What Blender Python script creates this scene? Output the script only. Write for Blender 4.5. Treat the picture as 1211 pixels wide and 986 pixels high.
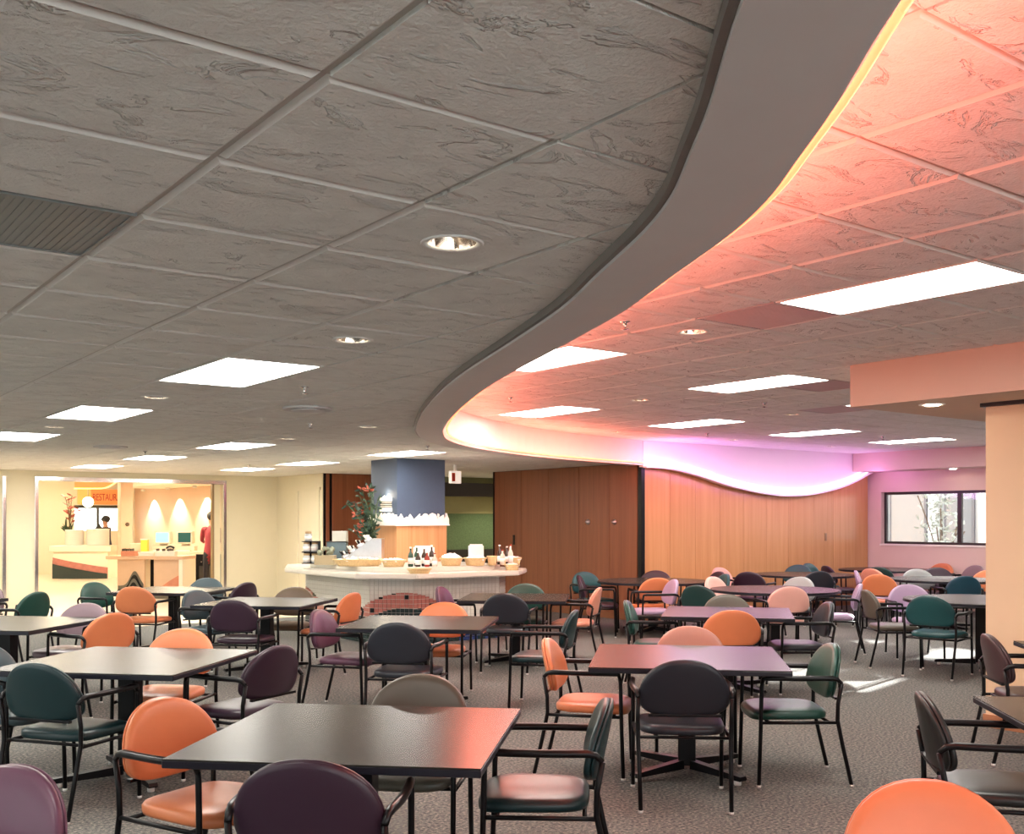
import bpy, bmesh, math, random
from mathutils import Vector, Matrix
R = math.radians
random.seed(7)
scene = bpy.context.scene
COL = scene.collection
for o in list(bpy.data.objects):
    bpy.data.objects.remove(o)

# ------------------------------------------------------------------ camera
# The world is aligned with the building: x and y run along the ceiling grid.
YAW = -36.75
cam_data = bpy.data.cameras.new('camera')
cam = bpy.data.objects.new('camera', cam_data)
COL.objects.link(cam)
cam.location = (0, 0, 1.6)
cam.rotation_euler = (R(90), 0, R(YAW))
cam_data.sensor_width = 36.0
cam_data.sensor_fit = 'HORIZONTAL'
cam_data.lens = 1233.0 / 1211.0 * 36.0
cam_data.shift_y = (615.0 - 493.0) / 1211.0
cam_data.shift_x = 0.0
cam_data.clip_start = 0.05
cam_data.clip_end = 200
scene.camera = cam

# ------------------------------------------------------------------ world, sun, exposure
vs = scene.view_settings
vs.view_transform = 'Standard'
vs.look = 'None'
vs.exposure = 0.12
vs.gamma = 1.0
vs.use_curve_mapping = False
world = bpy.data.worlds.new('world')
scene.world = world
world.use_nodes = True
bg = world.node_tree.nodes['Background']
bg.inputs[0].default_value = (0.95, 0.96, 0.94, 1)
bg.inputs[1].default_value = 5.2
sun_data = bpy.data.lights.new('sun', 'SUN')
sun_data.energy = 45.0
sun_data.angle = R(0.6)
sun_data.color = (1.0, 0.95, 0.88)
sun = bpy.data.objects.new('sun', sun_data)
COL.objects.link(sun)
sun.location = (40, 15, 12)
sdir = Vector((-1.0, -0.236, -0.223))
sun.rotation_euler = sdir.to_track_quat('-Z', 'Y').to_euler()

E_TROFFER = 26.0
E_DOWN = 30.0
E_NEON = 2.6
E_VIOLET = 1.6
W_NEON = 4.8
W_VIOLET = 3.0

# ------------------------------------------------------------------ helpers
def link(o, parent=None):
    COL.objects.link(o)
    if parent is not None:
        o.parent = parent
    return o

def tag(o, label=None, cat=None, group=None, kind=None):
    if label: o['label'] = label
    if cat: o['category'] = cat
    if group: o['group'] = group
    if kind: o['kind'] = kind
    return o

def empty(name, loc=(0, 0, 0), rz=0.0):
    o = bpy.data.objects.new(name, None)
    o.empty_display_size = 0.1
    o.location = loc
    o.rotation_euler = (0, 0, rz)
    return link(o)

def mesh_from(bm, name, mats, smooth=False):
    me = bpy.data.meshes.new(name)
    bmesh.ops.recalc_face_normals(bm, faces=bm.faces)
    bm.to_mesh(me)
    bm.free()
    if not isinstance(mats, (list, tuple)): mats = [mats]
    for m in mats: me.materials.append(m)
    if smooth:
        for p in me.polygons: p.use_smooth = True
    return me

def obj(name, bm, mats, parent=None, smooth=False, loc=None, rz=None):
    o = bpy.data.objects.new(name, mesh_from(bm, name, mats, smooth))
    if loc is not None: o.location = loc
    if rz is not None: o.rotation_euler = (0, 0, rz)
    return link(o, parent)

def obj_me(name, me, parent=None, loc=None, rz=None, mat=None):
    o = bpy.data.objects.new(name, me)
    if loc is not None: o.location = loc
    if rz is not None: o.rotation_euler = (0, 0, rz)
    link(o, parent)
    if mat is not None:
        o.material_slots[0].link = 'OBJECT'
        o.material_slots[0].material = mat
    return o

def box(bm, x0, x1, y0, y1, z0, z1, mi=0):
    v = [bm.verts.new(p) for p in ((x0,y0,z0),(x1,y0,z0),(x1,y1,z0),(x0,y1,z0),(x0,y0,z1),(x1,y0,z1),(x1,y1,z1),(x0,y1,z1))]
    for f in ((0,3,2,1),(4,5,6,7),(0,1,5,4),(1,2,6,5),(2,3,7,6),(3,0,4,7)):
        fc = bm.faces.new([v[i] for i in f]); fc.material_index = mi
    return v

def BX(x0, x1, y0, y1, z0, z1, bevel=0.0):
    bm = bmesh.new()
    box(bm, x0, x1, y0, y1, z0, z1)
    if bevel:
        bmesh.ops.bevel(bm, geom=bm.edges[:], offset=bevel, segments=2, affect='EDGES', profile=0.7)
    return bm

def prism(bm, pts, z0, z1, mi=0):
    """pts: xy polygon extruded in z"""
    a = [bm.verts.new((x, y, z0)) for x, y in pts]
    b = [bm.verts.new((x, y, z1)) for x, y in pts]
    n = len(pts)
    f = bm.faces.new(a); f.material_index = mi
    f = bm.faces.new(list(reversed(b))); f.material_index = mi
    for i in range(n):
        f = bm.faces.new((a[i], b[i], b[(i+1) % n], a[(i+1) % n])); f.material_index = mi

def prism_xz(bm, pts, y0, y1, mi=0):
    a = [bm.verts.new((x, y0, z)) for x, z in pts]
    b = [bm.verts.new((x, y1, z)) for x, z in pts]
    n = len(pts)
    fs = [bm.faces.new(a), bm.faces.new(list(reversed(b)))]
    for i in range(n):
        fs.append(bm.faces.new((a[i], b[i], b[(i+1) % n], a[(i+1) % n])))
    for f in fs: f.material_index = mi

def tube(bm, pts, r, n=8, cap=True, mi=0, sq=False):
    pts = [Vector(p) for p in pts]
    rs = r if isinstance(r, (list, tuple)) else [r] * len(pts)
    rings = []
    t0 = (pts[1] - pts[0]).normalized()
    up = Vector((0, 0, 1)) if abs(t0.z) < 0.9 else Vector((1, 0, 0))
    nrm = t0.cross(up).normalized()
    for i, p in enumerate(pts):
        if i == 0: t = pts[1] - pts[0]
        elif i == len(pts) - 1: t = pts[-1] - pts[-2]
        else: t = (pts[i+1] - pts[i]).normalized() + (pts[i] - pts[i-1]).normalized()
        t.normalize()
        nrm = (nrm - t * nrm.dot(t)).normalized()
        bn = t.cross(nrm)
        rings.append([bm.verts.new(p + (nrm * math.cos(2*math.pi*k/n + (math.pi/n if sq else 0)) + bn * math.sin(2*math.pi*k/n + (math.pi/n if sq else 0))) * rs[i]) for k in range(n)])
    for a, b in zip(rings, rings[1:]):
        for k in range(n):
            f = bm.faces.new((a[k], a[(k+1) % n], b[(k+1) % n], b[k])); f.material_index = mi
    if cap:
        f = bm.faces.new(list(reversed(rings[0]))); f.material_index = mi
        f = bm.faces.new(rings[-1]); f.material_index = mi

def TB(pts, r, n=8, sq=False):
    bm = bmesh.new(); tube(bm, pts, r, n, sq=sq); return bm

def lathe(bm, prof, n=16, c=(0, 0), mi=0, cap=True):
    rings = []
    for r, z in prof:
        rings.append([bm.verts.new((c[0] + r*math.cos(2*math.pi*k/n), c[1] + r*math.sin(2*math.pi*k/n), z)) for k in range(n)])
    for a, b in zip(rings, rings[1:]):
        for k in range(n):
            f = bm.faces.new((a[k], a[(k+1) % n], b[(k+1) % n], b[k])); f.material_index = mi
    if cap:
        f = bm.faces.new(list(reversed(rings[0]))); f.material_index = mi
        f = bm.faces.new(rings[-1]); f.material_index = mi

def LT(prof, n=16):
    bm = bmesh.new(); lathe(bm, prof, n); return bm

def arc_pts(p0, p1, p2, n=5):
    """quadratic bend from p0 to p2 around p1"""
    p0, p1, p2 = Vector(p0), Vector(p1), Vector(p2)
    return [(p0*(1-t)**2 + p1*2*t*(1-t) + p2*t*t) for t in [i/n for i in range(n+1)]]

def copy_tree(o, parent=None):
    c = o.copy()
    COL.objects.link(c)
    c.parent = parent
    for ch in list(o.children):
        copy_tree(ch, c)
    return c

def catmull(P, step=6):
    out = []
    n = len(P)
    for i in range(n - 1):
        p0 = P[max(i-1, 0)]; p1 = P[i]; p2 = P[i+1]; p3 = P[min(i+2, n-1)]
        for k in range(step):
            t = k / step
            out.append(tuple(0.5*((2*b) + (-a+c)*t + (2*a-5*b+4*c-d)*t*t + (-a+3*b-3*c+d)*t**3) for a, b, c, d in zip(p0, p1, p2, p3)))
    out.append(tuple(P[-1]))
    return out

def inside(p, poly):
    x, y = p
    r = False
    j = len(poly) - 1
    for i in range(len(poly)):
        xi, yi = poly[i]; xj, yj = poly[j]
        if (yi > y) != (yj > y) and x < (xj - xi) * (y - yi) / (yj - yi) + xi:
            r = not r
        j = i
    return r

def clip_rect(poly, x0, x1, y0, y1):
    def cl(P, f, inter):
        out = []
        for i in range(len(P)):
            a, b = P[i-1], P[i]
            fa, fb = f(a), f(b)
            if fb:
                if not fa: out.append(inter(a, b))
                out.append(b)
            elif fa:
                out.append(inter(a, b))
        return out
    ix = lambda X: (lambda a, b: (X, a[1] + (b[1]-a[1])*(X-a[0])/(b[0]-a[0])))
    iy = lambda Y: (lambda a, b: (a[0] + (b[0]-a[0])*(Y-a[1])/(b[1]-a[1]), Y))
    P = list(poly)
    for f, it in ((lambda p: p[0] >= x0, ix(x0)), (lambda p: p[0] <= x1, ix(x1)), (lambda p: p[1] >= y0, iy(y0)), (lambda p: p[1] <= y1, iy(y1))):
        P = cl(P, f, it)
        if len(P) < 3: return []
    Q = []
    for p in P:
        if not Q or (abs(p[0]-Q[-1][0]) + abs(p[1]-Q[-1][1])) > 1e-4: Q.append(p)
    if len(Q) > 2 and (abs(Q[0][0]-Q[-1][0]) + abs(Q[0][1]-Q[-1][1])) < 1e-4: Q.pop()
    return Q if len(Q) > 2 else []

def area(P):
    return 0.5*abs(sum(P[i-1][0]*P[i][1] - P[i][0]*P[i-1][1] for i in range(len(P))))

def view(u, v):
    """camera-space offset and depth of a floor point"""
    a = R(-YAW)
    return u*math.cos(a) - v*math.sin(a), u*math.sin(a) + v*math.cos(a)

# ------------------------------------------------------------------ materials
def nodes(m):
    m.use_nodes = True
    return m.node_tree.nodes, m.node_tree.links, m.node_tree.nodes['Principled BSDF']

MATS = {}
def mat(name, col, rough=0.5, metal=0.0, spec=0.5, noise=None, bump=None, coat=0.0, emit=None, estr=0.0, trans=0.0):
    """noise=(scale, amount), bump=(scale, strength)"""
    m = bpy.data.materials.new(name)
    N, L, b = nodes(m)
    b.inputs['Base Color'].default_value = (*col, 1)
    b.inputs['Roughness'].default_value = rough
    b.inputs['Metallic'].default_value = metal
    b.inputs['Specular IOR Level'].default_value = spec
    b.inputs['Coat Weight'].default_value = coat
    b.inputs['Transmission Weight'].default_value = trans
    if emit:
        b.inputs['Emission Color'].default_value = (*emit, 1)
        b.inputs['Emission Strength'].default_value = estr
    if noise or bump:
        tc = N.new('ShaderNodeTexCoord')
    if noise:
        nt = N.new('ShaderNodeTexNoise')
        nt.inputs['Scale'].default_value = noise[0]
        nt.inputs['Detail'].default_value = 4
        L.new(tc.outputs['Object'], nt.inputs['Vector'])
        mx = N.new('ShaderNodeMix'); mx.data_type = 'RGBA'
        mx.inputs[6].default_value = (*[max(0, c*(1-noise[1])) for c in col], 1)
        mx.inputs[7].default_value = (*[min(1, c*(1+noise[1])) for c in col], 1)
        L.new(nt.outputs[0], mx.inputs[0])
        L.new(mx.outputs[2], b.inputs['Base Color'])
    if bump:
        nb = N.new('ShaderNodeTexNoise')
        nb.inputs['Scale'].default_value = bump[0]
        nb.inputs['Detail'].default_value = 3
        L.new(tc.outputs['Object'], nb.inputs['Vector'])
        bp = N.new('ShaderNodeBump')
        bp.inputs['Strength'].default_value = bump[1]
        bp.inputs['Distance'].default_value = 0.004
        L.new(nb.outputs[0], bp.inputs['Height'])
        L.new(bp.outputs[0], b.inputs['Normal'])
    MATS[name] = m
    return m

def carpet_mat():
    m = bpy.data.materials.new('carpet')
    N, L, b = nodes(m)
    tc = N.new('ShaderNodeTexCoord')
    def noise(scale, det=2):
        n = N.new('ShaderNodeTexNoise'); n.inputs['Scale'].default_value = scale; n.inputs['Detail'].default_value = det
        L.new(tc.outputs['Object'], n.inputs['Vector']); return n
    n1 = noise(55, 5); n2 = noise(150, 3)
    cr = N.new('ShaderNodeValToRGB')
    e = cr.color_ramp.elements
    e[0].position = 0.30; e[0].color = (0.040, 0.043, 0.046, 1)
    e[1].position = 0.72; e[1].color = (0.31, 0.275, 0.225, 1)
    k = e.new(0.45); k.color = (0.112, 0.112, 0.108, 1)
    k = e.new(0.56); k.color = (0.165, 0.158, 0.143, 1)
    L.new(n1.outputs[0], cr.inputs[0])
    mx = N.new('ShaderNodeMix'); mx.data_type = 'RGBA'; mx.blend_type = 'OVERLAY'; mx.inputs[0].default_value = 0.6
    L.new(cr.outputs[0], mx.inputs[6]); L.new(n2.outputs[0], mx.inputs[7])
    L.new(mx.outputs[2], b.inputs['Base Color'])
    b.inputs['Roughness'].default_value = 0.95
    b.inputs['Specular IOR Level'].default_value = 0.1
    bp = N.new('ShaderNodeBump'); bp.inputs['Strength'].default_value = 0.6; bp.inputs['Distance'].default_value = 0.006
    L.new(n2.outputs[0], bp.inputs['Height']); L.new(bp.outputs[0], b.inputs['Normal'])
    return m

def tile_mat(name, col):
    """cast mineral ceiling tile: gritty face with torn slate-like ridges"""
    m = bpy.data.materials.new(name)
    N, L, b = nodes(m)
    geo = N.new('ShaderNodeNewGeometry')
    oi = N.new('ShaderNodeObjectInfo')
    off = N.new('ShaderNodeVectorMath'); off.operation = 'SCALE'
    cmb = N.new('ShaderNodeCombineXYZ')
    L.new(oi.outputs['Random'], cmb.inputs[0]); L.new(oi.outputs['Random'], cmb.inputs[1]); L.new(oi.outputs['Random'], cmb.inputs[2])
    L.new(cmb.outputs[0], off.inputs[0]); off.inputs['Scale'].default_value = 37.0
    add = N.new('ShaderNodeVectorMath'); add.operation = 'ADD'
    L.new(geo.outputs['Position'], add.inputs[0]); L.new(off.outputs[0], add.inputs[1])
    def noise(scale, det, vec, dist=0.0, rough=0.5):
        n = N.new('ShaderNodeTexNoise'); n.inputs['Scale'].default_value = scale; n.inputs['Detail'].default_value = det
        n.inputs['Distortion'].default_value = dist; n.inputs['Roughness'].default_value = rough
        L.new(vec, n.inputs['Vector']); return n
    st = N.new('ShaderNodeVectorMath'); st.operation = 'MULTIPLY'; st.inputs[1].default_value = (1.0, 2.1, 1.0)
    L.new(add.outputs[0], st.inputs[0])
    n1 = noise(3.0, 5.0, st.outputs[0], 0.7, 0.6)
    # terraces: several steps of the same field give parallel torn ridges
    def step(c, w):
        mr = N.new('ShaderNodeMapRange'); mr.interpolation_type = 'SMOOTHSTEP'
        mr.inputs[1].default_value = c - w; mr.inputs[2].default_value = c + w
        L.new(n1.outputs[0], mr.inputs[0]); return mr.outputs[0]
    acc = None
    for c in (0.37, 0.40, 0.60, 0.635, 0.665):
        s_ = step(c, 0.011)
        if acc is None: acc = s_
        else:
            a = N.new('ShaderNodeMath'); a.operation = 'ADD'; L.new(acc, a.inputs[0]); L.new(s_, a.inputs[1]); acc = a.outputs[0]
    grit = noise(75, 3, add.outputs[0])
    mid = noise(9, 5, add.outputs[0])
    g = N.new('ShaderNodeMath'); g.operation = 'MULTIPLY'; g.inputs[1].default_value = 0.42
    L.new(grit.outputs[0], g.inputs[0])
    g2 = N.new('ShaderNodeMath'); g2.operation = 'MULTIPLY_ADD'; g2.inputs[1].default_value = 0.9
    L.new(mid.outputs[0], g2.inputs[0]); L.new(g.outputs[0], g2.inputs[2])
    h = N.new('ShaderNodeMath'); h.operation = 'MULTIPLY_ADD'; h.inputs[1].default_value = 0.75
    L.new(acc, h.inputs[0]); L.new(g2.outputs[0], h.inputs[2])
    bp = N.new('ShaderNodeBump'); bp.inputs['Strength'].default_value = 0.9; bp.inputs['Distance'].default_value = 0.015
    L.new(h.outputs[0], bp.inputs['Height']); L.new(bp.outputs[0], b.inputs['Normal'])
    mx = N.new('ShaderNodeMix'); mx.data_type = 'RGBA'
    mx.inputs[6].default_value = (*[c*0.86 for c in col], 1); mx.inputs[7].default_value = (*[min(1, c*1.08) for c in col], 1)
    L.new(mid.outputs[0], mx.inputs[0]); L.new(mx.outputs[2], b.inputs['Base Color'])
    b.inputs['Roughness'].default_value = 0.75
    b.inputs['Specular IOR Level'].default_value = 0.35
    return m

def wood_mat(name, c0, c1, rough=0.35):
    m = bpy.data.materials.new(name)
    N, L, b = nodes(m)
    tc = N.new('ShaderNodeTexCoord'); oi = N.new('ShaderNodeObjectInfo')
    mp = N.new('ShaderNodeMapping'); mp.inputs['Scale'].default_value = (16, 16, 0.6)
    L.new(tc.outputs['Object'], mp.inputs[0])
    n = N.new('ShaderNodeTexNoise'); n.inputs['Scale'].default_value = 1.0; n.inputs['Detail'].default_value = 5; n.inputs['Distortion'].default_value = 0.6
    L.new(mp.outputs[0], n.inputs['Vector'])
    cr = N.new('ShaderNodeValToRGB')
    cr.color_ramp.elements[0].position = 0.3; cr.color_ramp.elements[0].color = (*c0, 1)
    cr.color_ramp.elements[1].position = 0.7; cr.color_ramp.elements[1].color = (*c1, 1)
    L.new(n.outputs[0], cr.inputs[0])
    hv = N.new('ShaderNodeHueSaturation')
    mr = N.new('ShaderNodeMapRange'); mr.inputs[3].default_value = 0.92; mr.inputs[4].default_value = 1.06
    L.new(oi.outputs['Random'], mr.inputs[0]); L.new(mr.outputs[0], hv.inputs['Value'])
    L.new(cr.outputs[0], hv.inputs['Color'])
    L.new(hv.outputs[0], b.inputs['Base Color'])
    b.inputs['Roughness'].default_value = rough
    b.inputs['Specular IOR Level'].default_value = 0.45
    return m

def glass_mat():
    m = bpy.data.materials.new('window_glass')
    m.use_nodes = True
    N, L = m.node_tree.nodes, m.node_tree.links
    N.remove(N['Principled BSDF'])
    out = N['Material Output']
    t = N.new('ShaderNodeBsdfTransparent'); t.inputs[0].default_value = (0.93, 0.96, 0.97, 1)
    g = N.new('ShaderNodeBsdfGlossy'); g.inputs['Roughness'].default_value = 0.03
    mx = N.new('ShaderNodeMixShader')
    fr = N.new('ShaderNodeFresnel'); fr.inputs[0].default_value = 1.45
    L.new(fr.outputs[0], mx.inputs[0]); L.new(t.outputs[0], mx.inputs[1]); L.new(g.outputs[0], mx.inputs[2])
    L.new(mx.outputs[0], out.inputs[0])
    return m

def emit_mat(name, col, s, base=(0.8, 0.8, 0.8)):
    return mat(name, base, 0.5, emit=col, estr=s)

M_CARPET = carpet_mat()
M_TILE = tile_mat('ceiling_tile_low', (0.80, 0.80, 0.755))
M_TILE_UP = tile_mat('ceiling_tile_up', (0.81, 0.79, 0.77))
M_GRID = mat('grid_metal', (0.50, 0.48, 0.44), 0.5)
M_GRID_UP = mat('grid_metal_up', (0.50, 0.44, 0.42), 0.5)
M_BULK = mat('bulkhead_paint', (0.63, 0.615, 0.60), 0.55, noise=(6, 0.04))
M_TRIMDK = mat('bulkhead_edge', (0.20, 0.185, 0.17), 0.5)
M_WHITE = mat('white_paint', (0.80, 0.78, 0.74), 0.55, noise=(3, 0.03))
M_FASCIA = mat('fascia_paint', (0.84, 0.80, 0.78), 0.5, noise=(2, 0.03))
M_CREAM = mat('cream_paint', (0.72, 0.66, 0.48), 0.7, noise=(4, 0.03))
M_PEACH = mat('peach_paint', (0.72, 0.52, 0.38), 0.7, noise=(4, 0.03))
M_PEACH2 = mat('peach_soffit', (0.66, 0.46, 0.36), 0.7, noise=(4, 0.03))
M_ROSE = mat('rose_paint', (0.66, 0.50, 0.46), 0.7, noise=(4, 0.03))
M_TAN = mat('tan_paint', (0.70, 0.52, 0.34), 0.7, noise=(4, 0.03))
M_DARKWOOD = wood_mat('reddish_wood', (0.20, 0.062, 0.026), (0.265, 0.088, 0.038))
M_LIGHTWOOD = wood_mat('light_wood', (0.56, 0.275, 0.115), (0.64, 0.335, 0.150), 0.2)
M_BLACK = mat('black_metal', (0.004, 0.004, 0.005), 0.36, spec=0.22)
M_BLACKP = mat('black_plastic', (0.006, 0.006, 0.007), 0.30, spec=0.28)
M_GLIDE = mat('glide_nylon', (0.55, 0.53, 0.5), 0.4)
M_CHROME = mat('chrome', (0.75, 0.75, 0.75), 0.15, 1.0)
M_STEEL = mat('brushed_steel', (0.62, 0.62, 0.63), 0.28, 1.0, noise=(20, 0.08))
M_TOP = mat('table_laminate', (0.034, 0.033, 0.029), 0.27, spec=0.13, noise=(60, 0.06))
M_EDGE = mat('table_edge', (0.011, 0.012, 0.019), 0.34, spec=0.35)
M_DIFF = emit_mat('light_diffuser', (1.0, 0.965, 0.89), E_TROFFER)
M_BULB = emit_mat('lamp_bulb', (1.0, 0.84, 0.62), E_DOWN)
M_REFL = mat('lamp_reflector', (0.85, 0.78, 0.72), 0.12, 1.0)
M_VENT = mat('vent_grey', (0.20, 0.225, 0.225), 0.4, noise=(5, 0.15))
M_VENT_UP = mat('vent_mauve', (0.50, 0.44, 0.45), 0.5, noise=(8, 0.1))
M_NEON_O = emit_mat('neon_orange', (1.0, 0.205, 0.075), E_NEON, (0.9, 0.5, 0.3))
M_NEON_V = emit_mat('neon_violet', (0.90, 0.68, 1.0), E_VIOLET, (0.9, 0.8, 0.95))
M_FLOORTILE = mat('pale_floor_tile', (0.62, 0.50, 0.38), 0.3, noise=(5, 0.05))
M_GLASS = glass_mat()

VINYL = {}
def vinyl(k, name, col, rough=0.36):
    VINYL[k] = mat(name, col, rough, spec=0.4, noise=(14, 0.05), bump=(260, 0.10))
vinyl('O', 'vinyl_orange', (0.60, 0.19, 0.078))
vinyl('O2', 'vinyl_bright_orange', (0.68, 0.23, 0.105))
vinyl('P', 'vinyl_plum', (0.030, 0.014, 0.027))
vinyl('P2', 'vinyl_mauve_plum', (0.095, 0.036, 0.066))
vinyl('P3', 'vinyl_brown_plum', (0.050, 0.027, 0.030))
vinyl('T', 'vinyl_dark_teal', (0.005, 0.023, 0.027))
vinyl('T2', 'vinyl_teal', (0.010, 0.066, 0.074))
vinyl('B', 'vinyl_blue_grey', (0.044, 0.072, 0.084))
vinyl('B2', 'vinyl_petrol', (0.012, 0.050, 0.078))
vinyl('S', 'vinyl_slate', (0.017, 0.020, 0.028))
vinyl('S2', 'vinyl_black_green', (0.015, 0.018, 0.018))
vinyl('G', 'vinyl_olive_grey', (0.085, 0.075, 0.058))
vinyl('G2', 'vinyl_brown_olive', (0.150, 0.105, 0.065))
vinyl('N', 'vinyl_green', (0.011, 0.058, 0.044))
vinyl('N2', 'vinyl_dark_green', (0.009, 0.036, 0.034))
vinyl('K', 'vinyl_salmon', (0.66, 0.27, 0.18))
vinyl('K2', 'vinyl_dusty_pink', (0.38, 0.18, 0.135))
vinyl('K3', 'vinyl_pink', (0.74, 0.40, 0.34))
vinyl('V', 'vinyl_lavender', (0.36, 0.26, 0.38))
vinyl('L', 'vinyl_pale_grey', (0.30, 0.32, 0.32))
vinyl('M', 'vinyl_mauve', (0.20, 0.135, 0.155))

# ================================================================== SETTING
ZL, ZU, ZB = 2.506, 2.842, 2.46
T = 0.6096
GL = (0.970, 1.936)
GU = (2.937, 2.050)
U_R, V_LIGHT, U_DARK, V_BACK, V_BLOCK = 17.48, 11.96, 11.46, 20.4, 18.3

def struct(name, bm, m, parent=None, **k):
    o = obj(name, bm, m, parent, **k)
    if parent is None: o['kind'] = 'structure'
    return o

# ---- floor
bm = bmesh.new(); prism(bm, [(-11, -4), (U_R, -4), (U_R, 15.95), (-11, 15.95)], -0.06, 0.0)
tag(struct('floor', bm, M_CARPET), 'grey brown flecked carpet under the dining tables')
bm = bmesh.new(); prism(bm, [(-11, 15.95), (U_R, 15.95), (U_R, 38), (-11, 38)], -0.06, 0.002)
tag(struct('floor', bm, M_FLOORTILE), 'pale smooth floor leading to the cashier opening')

# ---- walls
bm = bmesh.new()
box(bm, -11.2, 4.44, V_BACK, V_BACK+.2, 0, 3.1); box(bm, 7.97, 9.4, V_BACK, V_BACK+.2, 0, 3.1); box(bm, 4.44, 7.97, V_BACK, V_BACK+.2, 2.36, 3.1)
tag(struct('wall_back', bm, M_CREAM), 'cream wall with the wide cashier opening')
d1 = empty('door_1', (0, 0, 0)); tag(d1, 'chrome framed wide opening in the cream wall', kind='structure')
for u in (3.88, 4.42, 7.97):
    obj('door_post', BX(u-.03, u+.03, V_BACK-.035, V_BACK+.0, 0, 2.40, .006), M_CHROME, d1)
obj('door_header', BX(4.45, 7.94, V_BACK-.03, V_BACK+.06, 2.32, 2.40, .006), M_CHROME, d1)
obj('door_jamb', BX(7.83, 7.96, V_BACK+.2, V_BACK+.3, 0, 2.36, .006), M_CREAM, d1)
obj('door_stop', BX(7.79, 7.83, V_BACK+.2, V_BACK+.3, 0, 2.36, .004), mat('jamb_brown', (.30, .20, .10), .4), d1)
d2 = empty('door_2'); tag(d2, 'closed cream service door beside the red-brown panelling', kind='structure')
obj('door_leaf', BX(9.075, 9.10, 18.40, 19.30, 0, 2.18, .004), M_CREAM, d2)
bm = bmesh.new(); box(bm, 9.05, 9.10, 19.30, 19.37, 0, 2.24); box(bm, 9.05, 9.10, 18.34, 19.37, 2.18, 2.24)
obj('door_frame', bm, M_CREAM, d2)

# red-brown panelling behind the buffet and the green recess beside it
wc = struct('wall_center', BX(9.12, 11.4, V_BLOCK, V_BLOCK+.2, 0, 3.1), M_BLACK)
tag(wc, 'red-brown wood panelled wall behind the buffet')
for a, b in ((9.30, 10.0), (10.0, 10.7), (10.7, 11.4)):
    obj('wood_panel', BX(a+.003, b-.003, V_BLOCK-.022, V_BLOCK-.001, .1, ZL-.005, .003), M_DARKWOOD, wc)
obj('edge_post', BX(9.175, 9.235, V_BLOCK-.03, V_BLOCK-.001, 0, ZL-.003), M_DARKWOOD, wc)
obj('side_panel', BX(9.10, 9.12, V_BLOCK+.0, V_BACK, 0, ZL), M_CREAM, wc)
bm = bmesh.new(); box(bm, 9.13, 9.4, V_BLOCK+.2, V_BACK+.2, 0, 3.1)
struct('wall_center_return', bm, M_CREAM)
M_OLIVE = mat('olive_paint', (0.36, 0.34, 0.16), .6, noise=(6, .06))
M_GREENTILE = mat('green_glass_tile', (0.13, 0.20, 0.10), .25, noise=(30, .35))
wr = struct('wall_recess', BX(11.4, 14.2, V_BLOCK+.02, V_BLOCK+.2, 0, 3.1), M_OLIVE)
tag(wr, 'olive recess wall with green tiled dado')
obj('dark_header', BX(11.4, 13.9, V_BLOCK-.25, V_BLOCK+.02, 2.10, 2.38, .004), mat('dark_header', (.035, .028, .032), .5), wr)
obj('tile_dado', BX(11.4, 13.9, V_BLOCK-.03, V_BLOCK+.02, 0.98, 1.74, .004), M_GREENTILE, wr)
obj('dado_cap', BX(11.4, 13.9, V_BLOCK-.05, V_BLOCK+.02, 1.74, 1.78, .004), M_OLIVE, wr)
obj('dado_base', BX(11.4, 13.9, V_BLOCK-.06, V_BLOCK+.02, 0, 0.98, .004), mat('dark_base', (.03, .025, .022), .5), wr)
bm = bmesh.new(); box(bm, 14.0, 14.2, 15.6, V_BLOCK+.2, 0, 3.1); box(bm, 11.7, 14.2, 15.6, 15.88, 0, 3.1)
struct('wall_recess_side', bm, M_CREAM)

# dark wood wall (runs away from the corner post)
wd = struct('wall_dark_wood', BX(U_DARK+.02, U_DARK+.26, V_LIGHT+.02, 15.9, 0, 3.1), M_BLACK)
tag(wd, 'dark reddish wood panelled wall left of the corner post')
sd = [15.89, 15.05, 14.27, 13.45, 12.68, 12.03]
for b, a in zip(sd, sd[1:]):
    p = obj('wood_panel', BX(U_DARK-.004, U_DARK+.018, a+.004, b-.004, .10, ZL-.004, .003), M_DARKWOOD, wd)
obj('toe_board', BX(U_DARK, U_DARK+.018, 12.03, 15.89, 0, .10), mat('toe_brown', (.22, .08, .03), .5), wd)
obj('corner_post', BX(U_DARK-.03, U_DARK+.05, V_LIGHT-.05, V_LIGHT+.03, 0, ZB+.01, .004), M_BLACKP, wd)
obj('end_trim', BX(U_DARK-.012, U_DARK+.03, 15.89, 15.93, 0, ZL), M_BLACKP, wd)
for v, z in ((13.21, 1.57), (12.56, 1.57)):
    bm = LT([(.045, 0), (.045, .012), (.03, .018), (.022, .03), (.02, .05), (.012, .056)], 16)
    bmesh.ops.transform(bm, matrix=Matrix.Translation((U_DARK-.005, v, z)) @ Matrix.Rotation(R(-90), 4, 'Y'), verts=bm.verts)
    obj('round_knob', bm, M_CHROME if False else M_STEEL, wd, smooth=True)
obj('lock_plate', BX(U_DARK-.012, U_DARK-.004, 15.25, 15.31, 1.15, 1.33, .003), M_BLACKP, wd)

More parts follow.
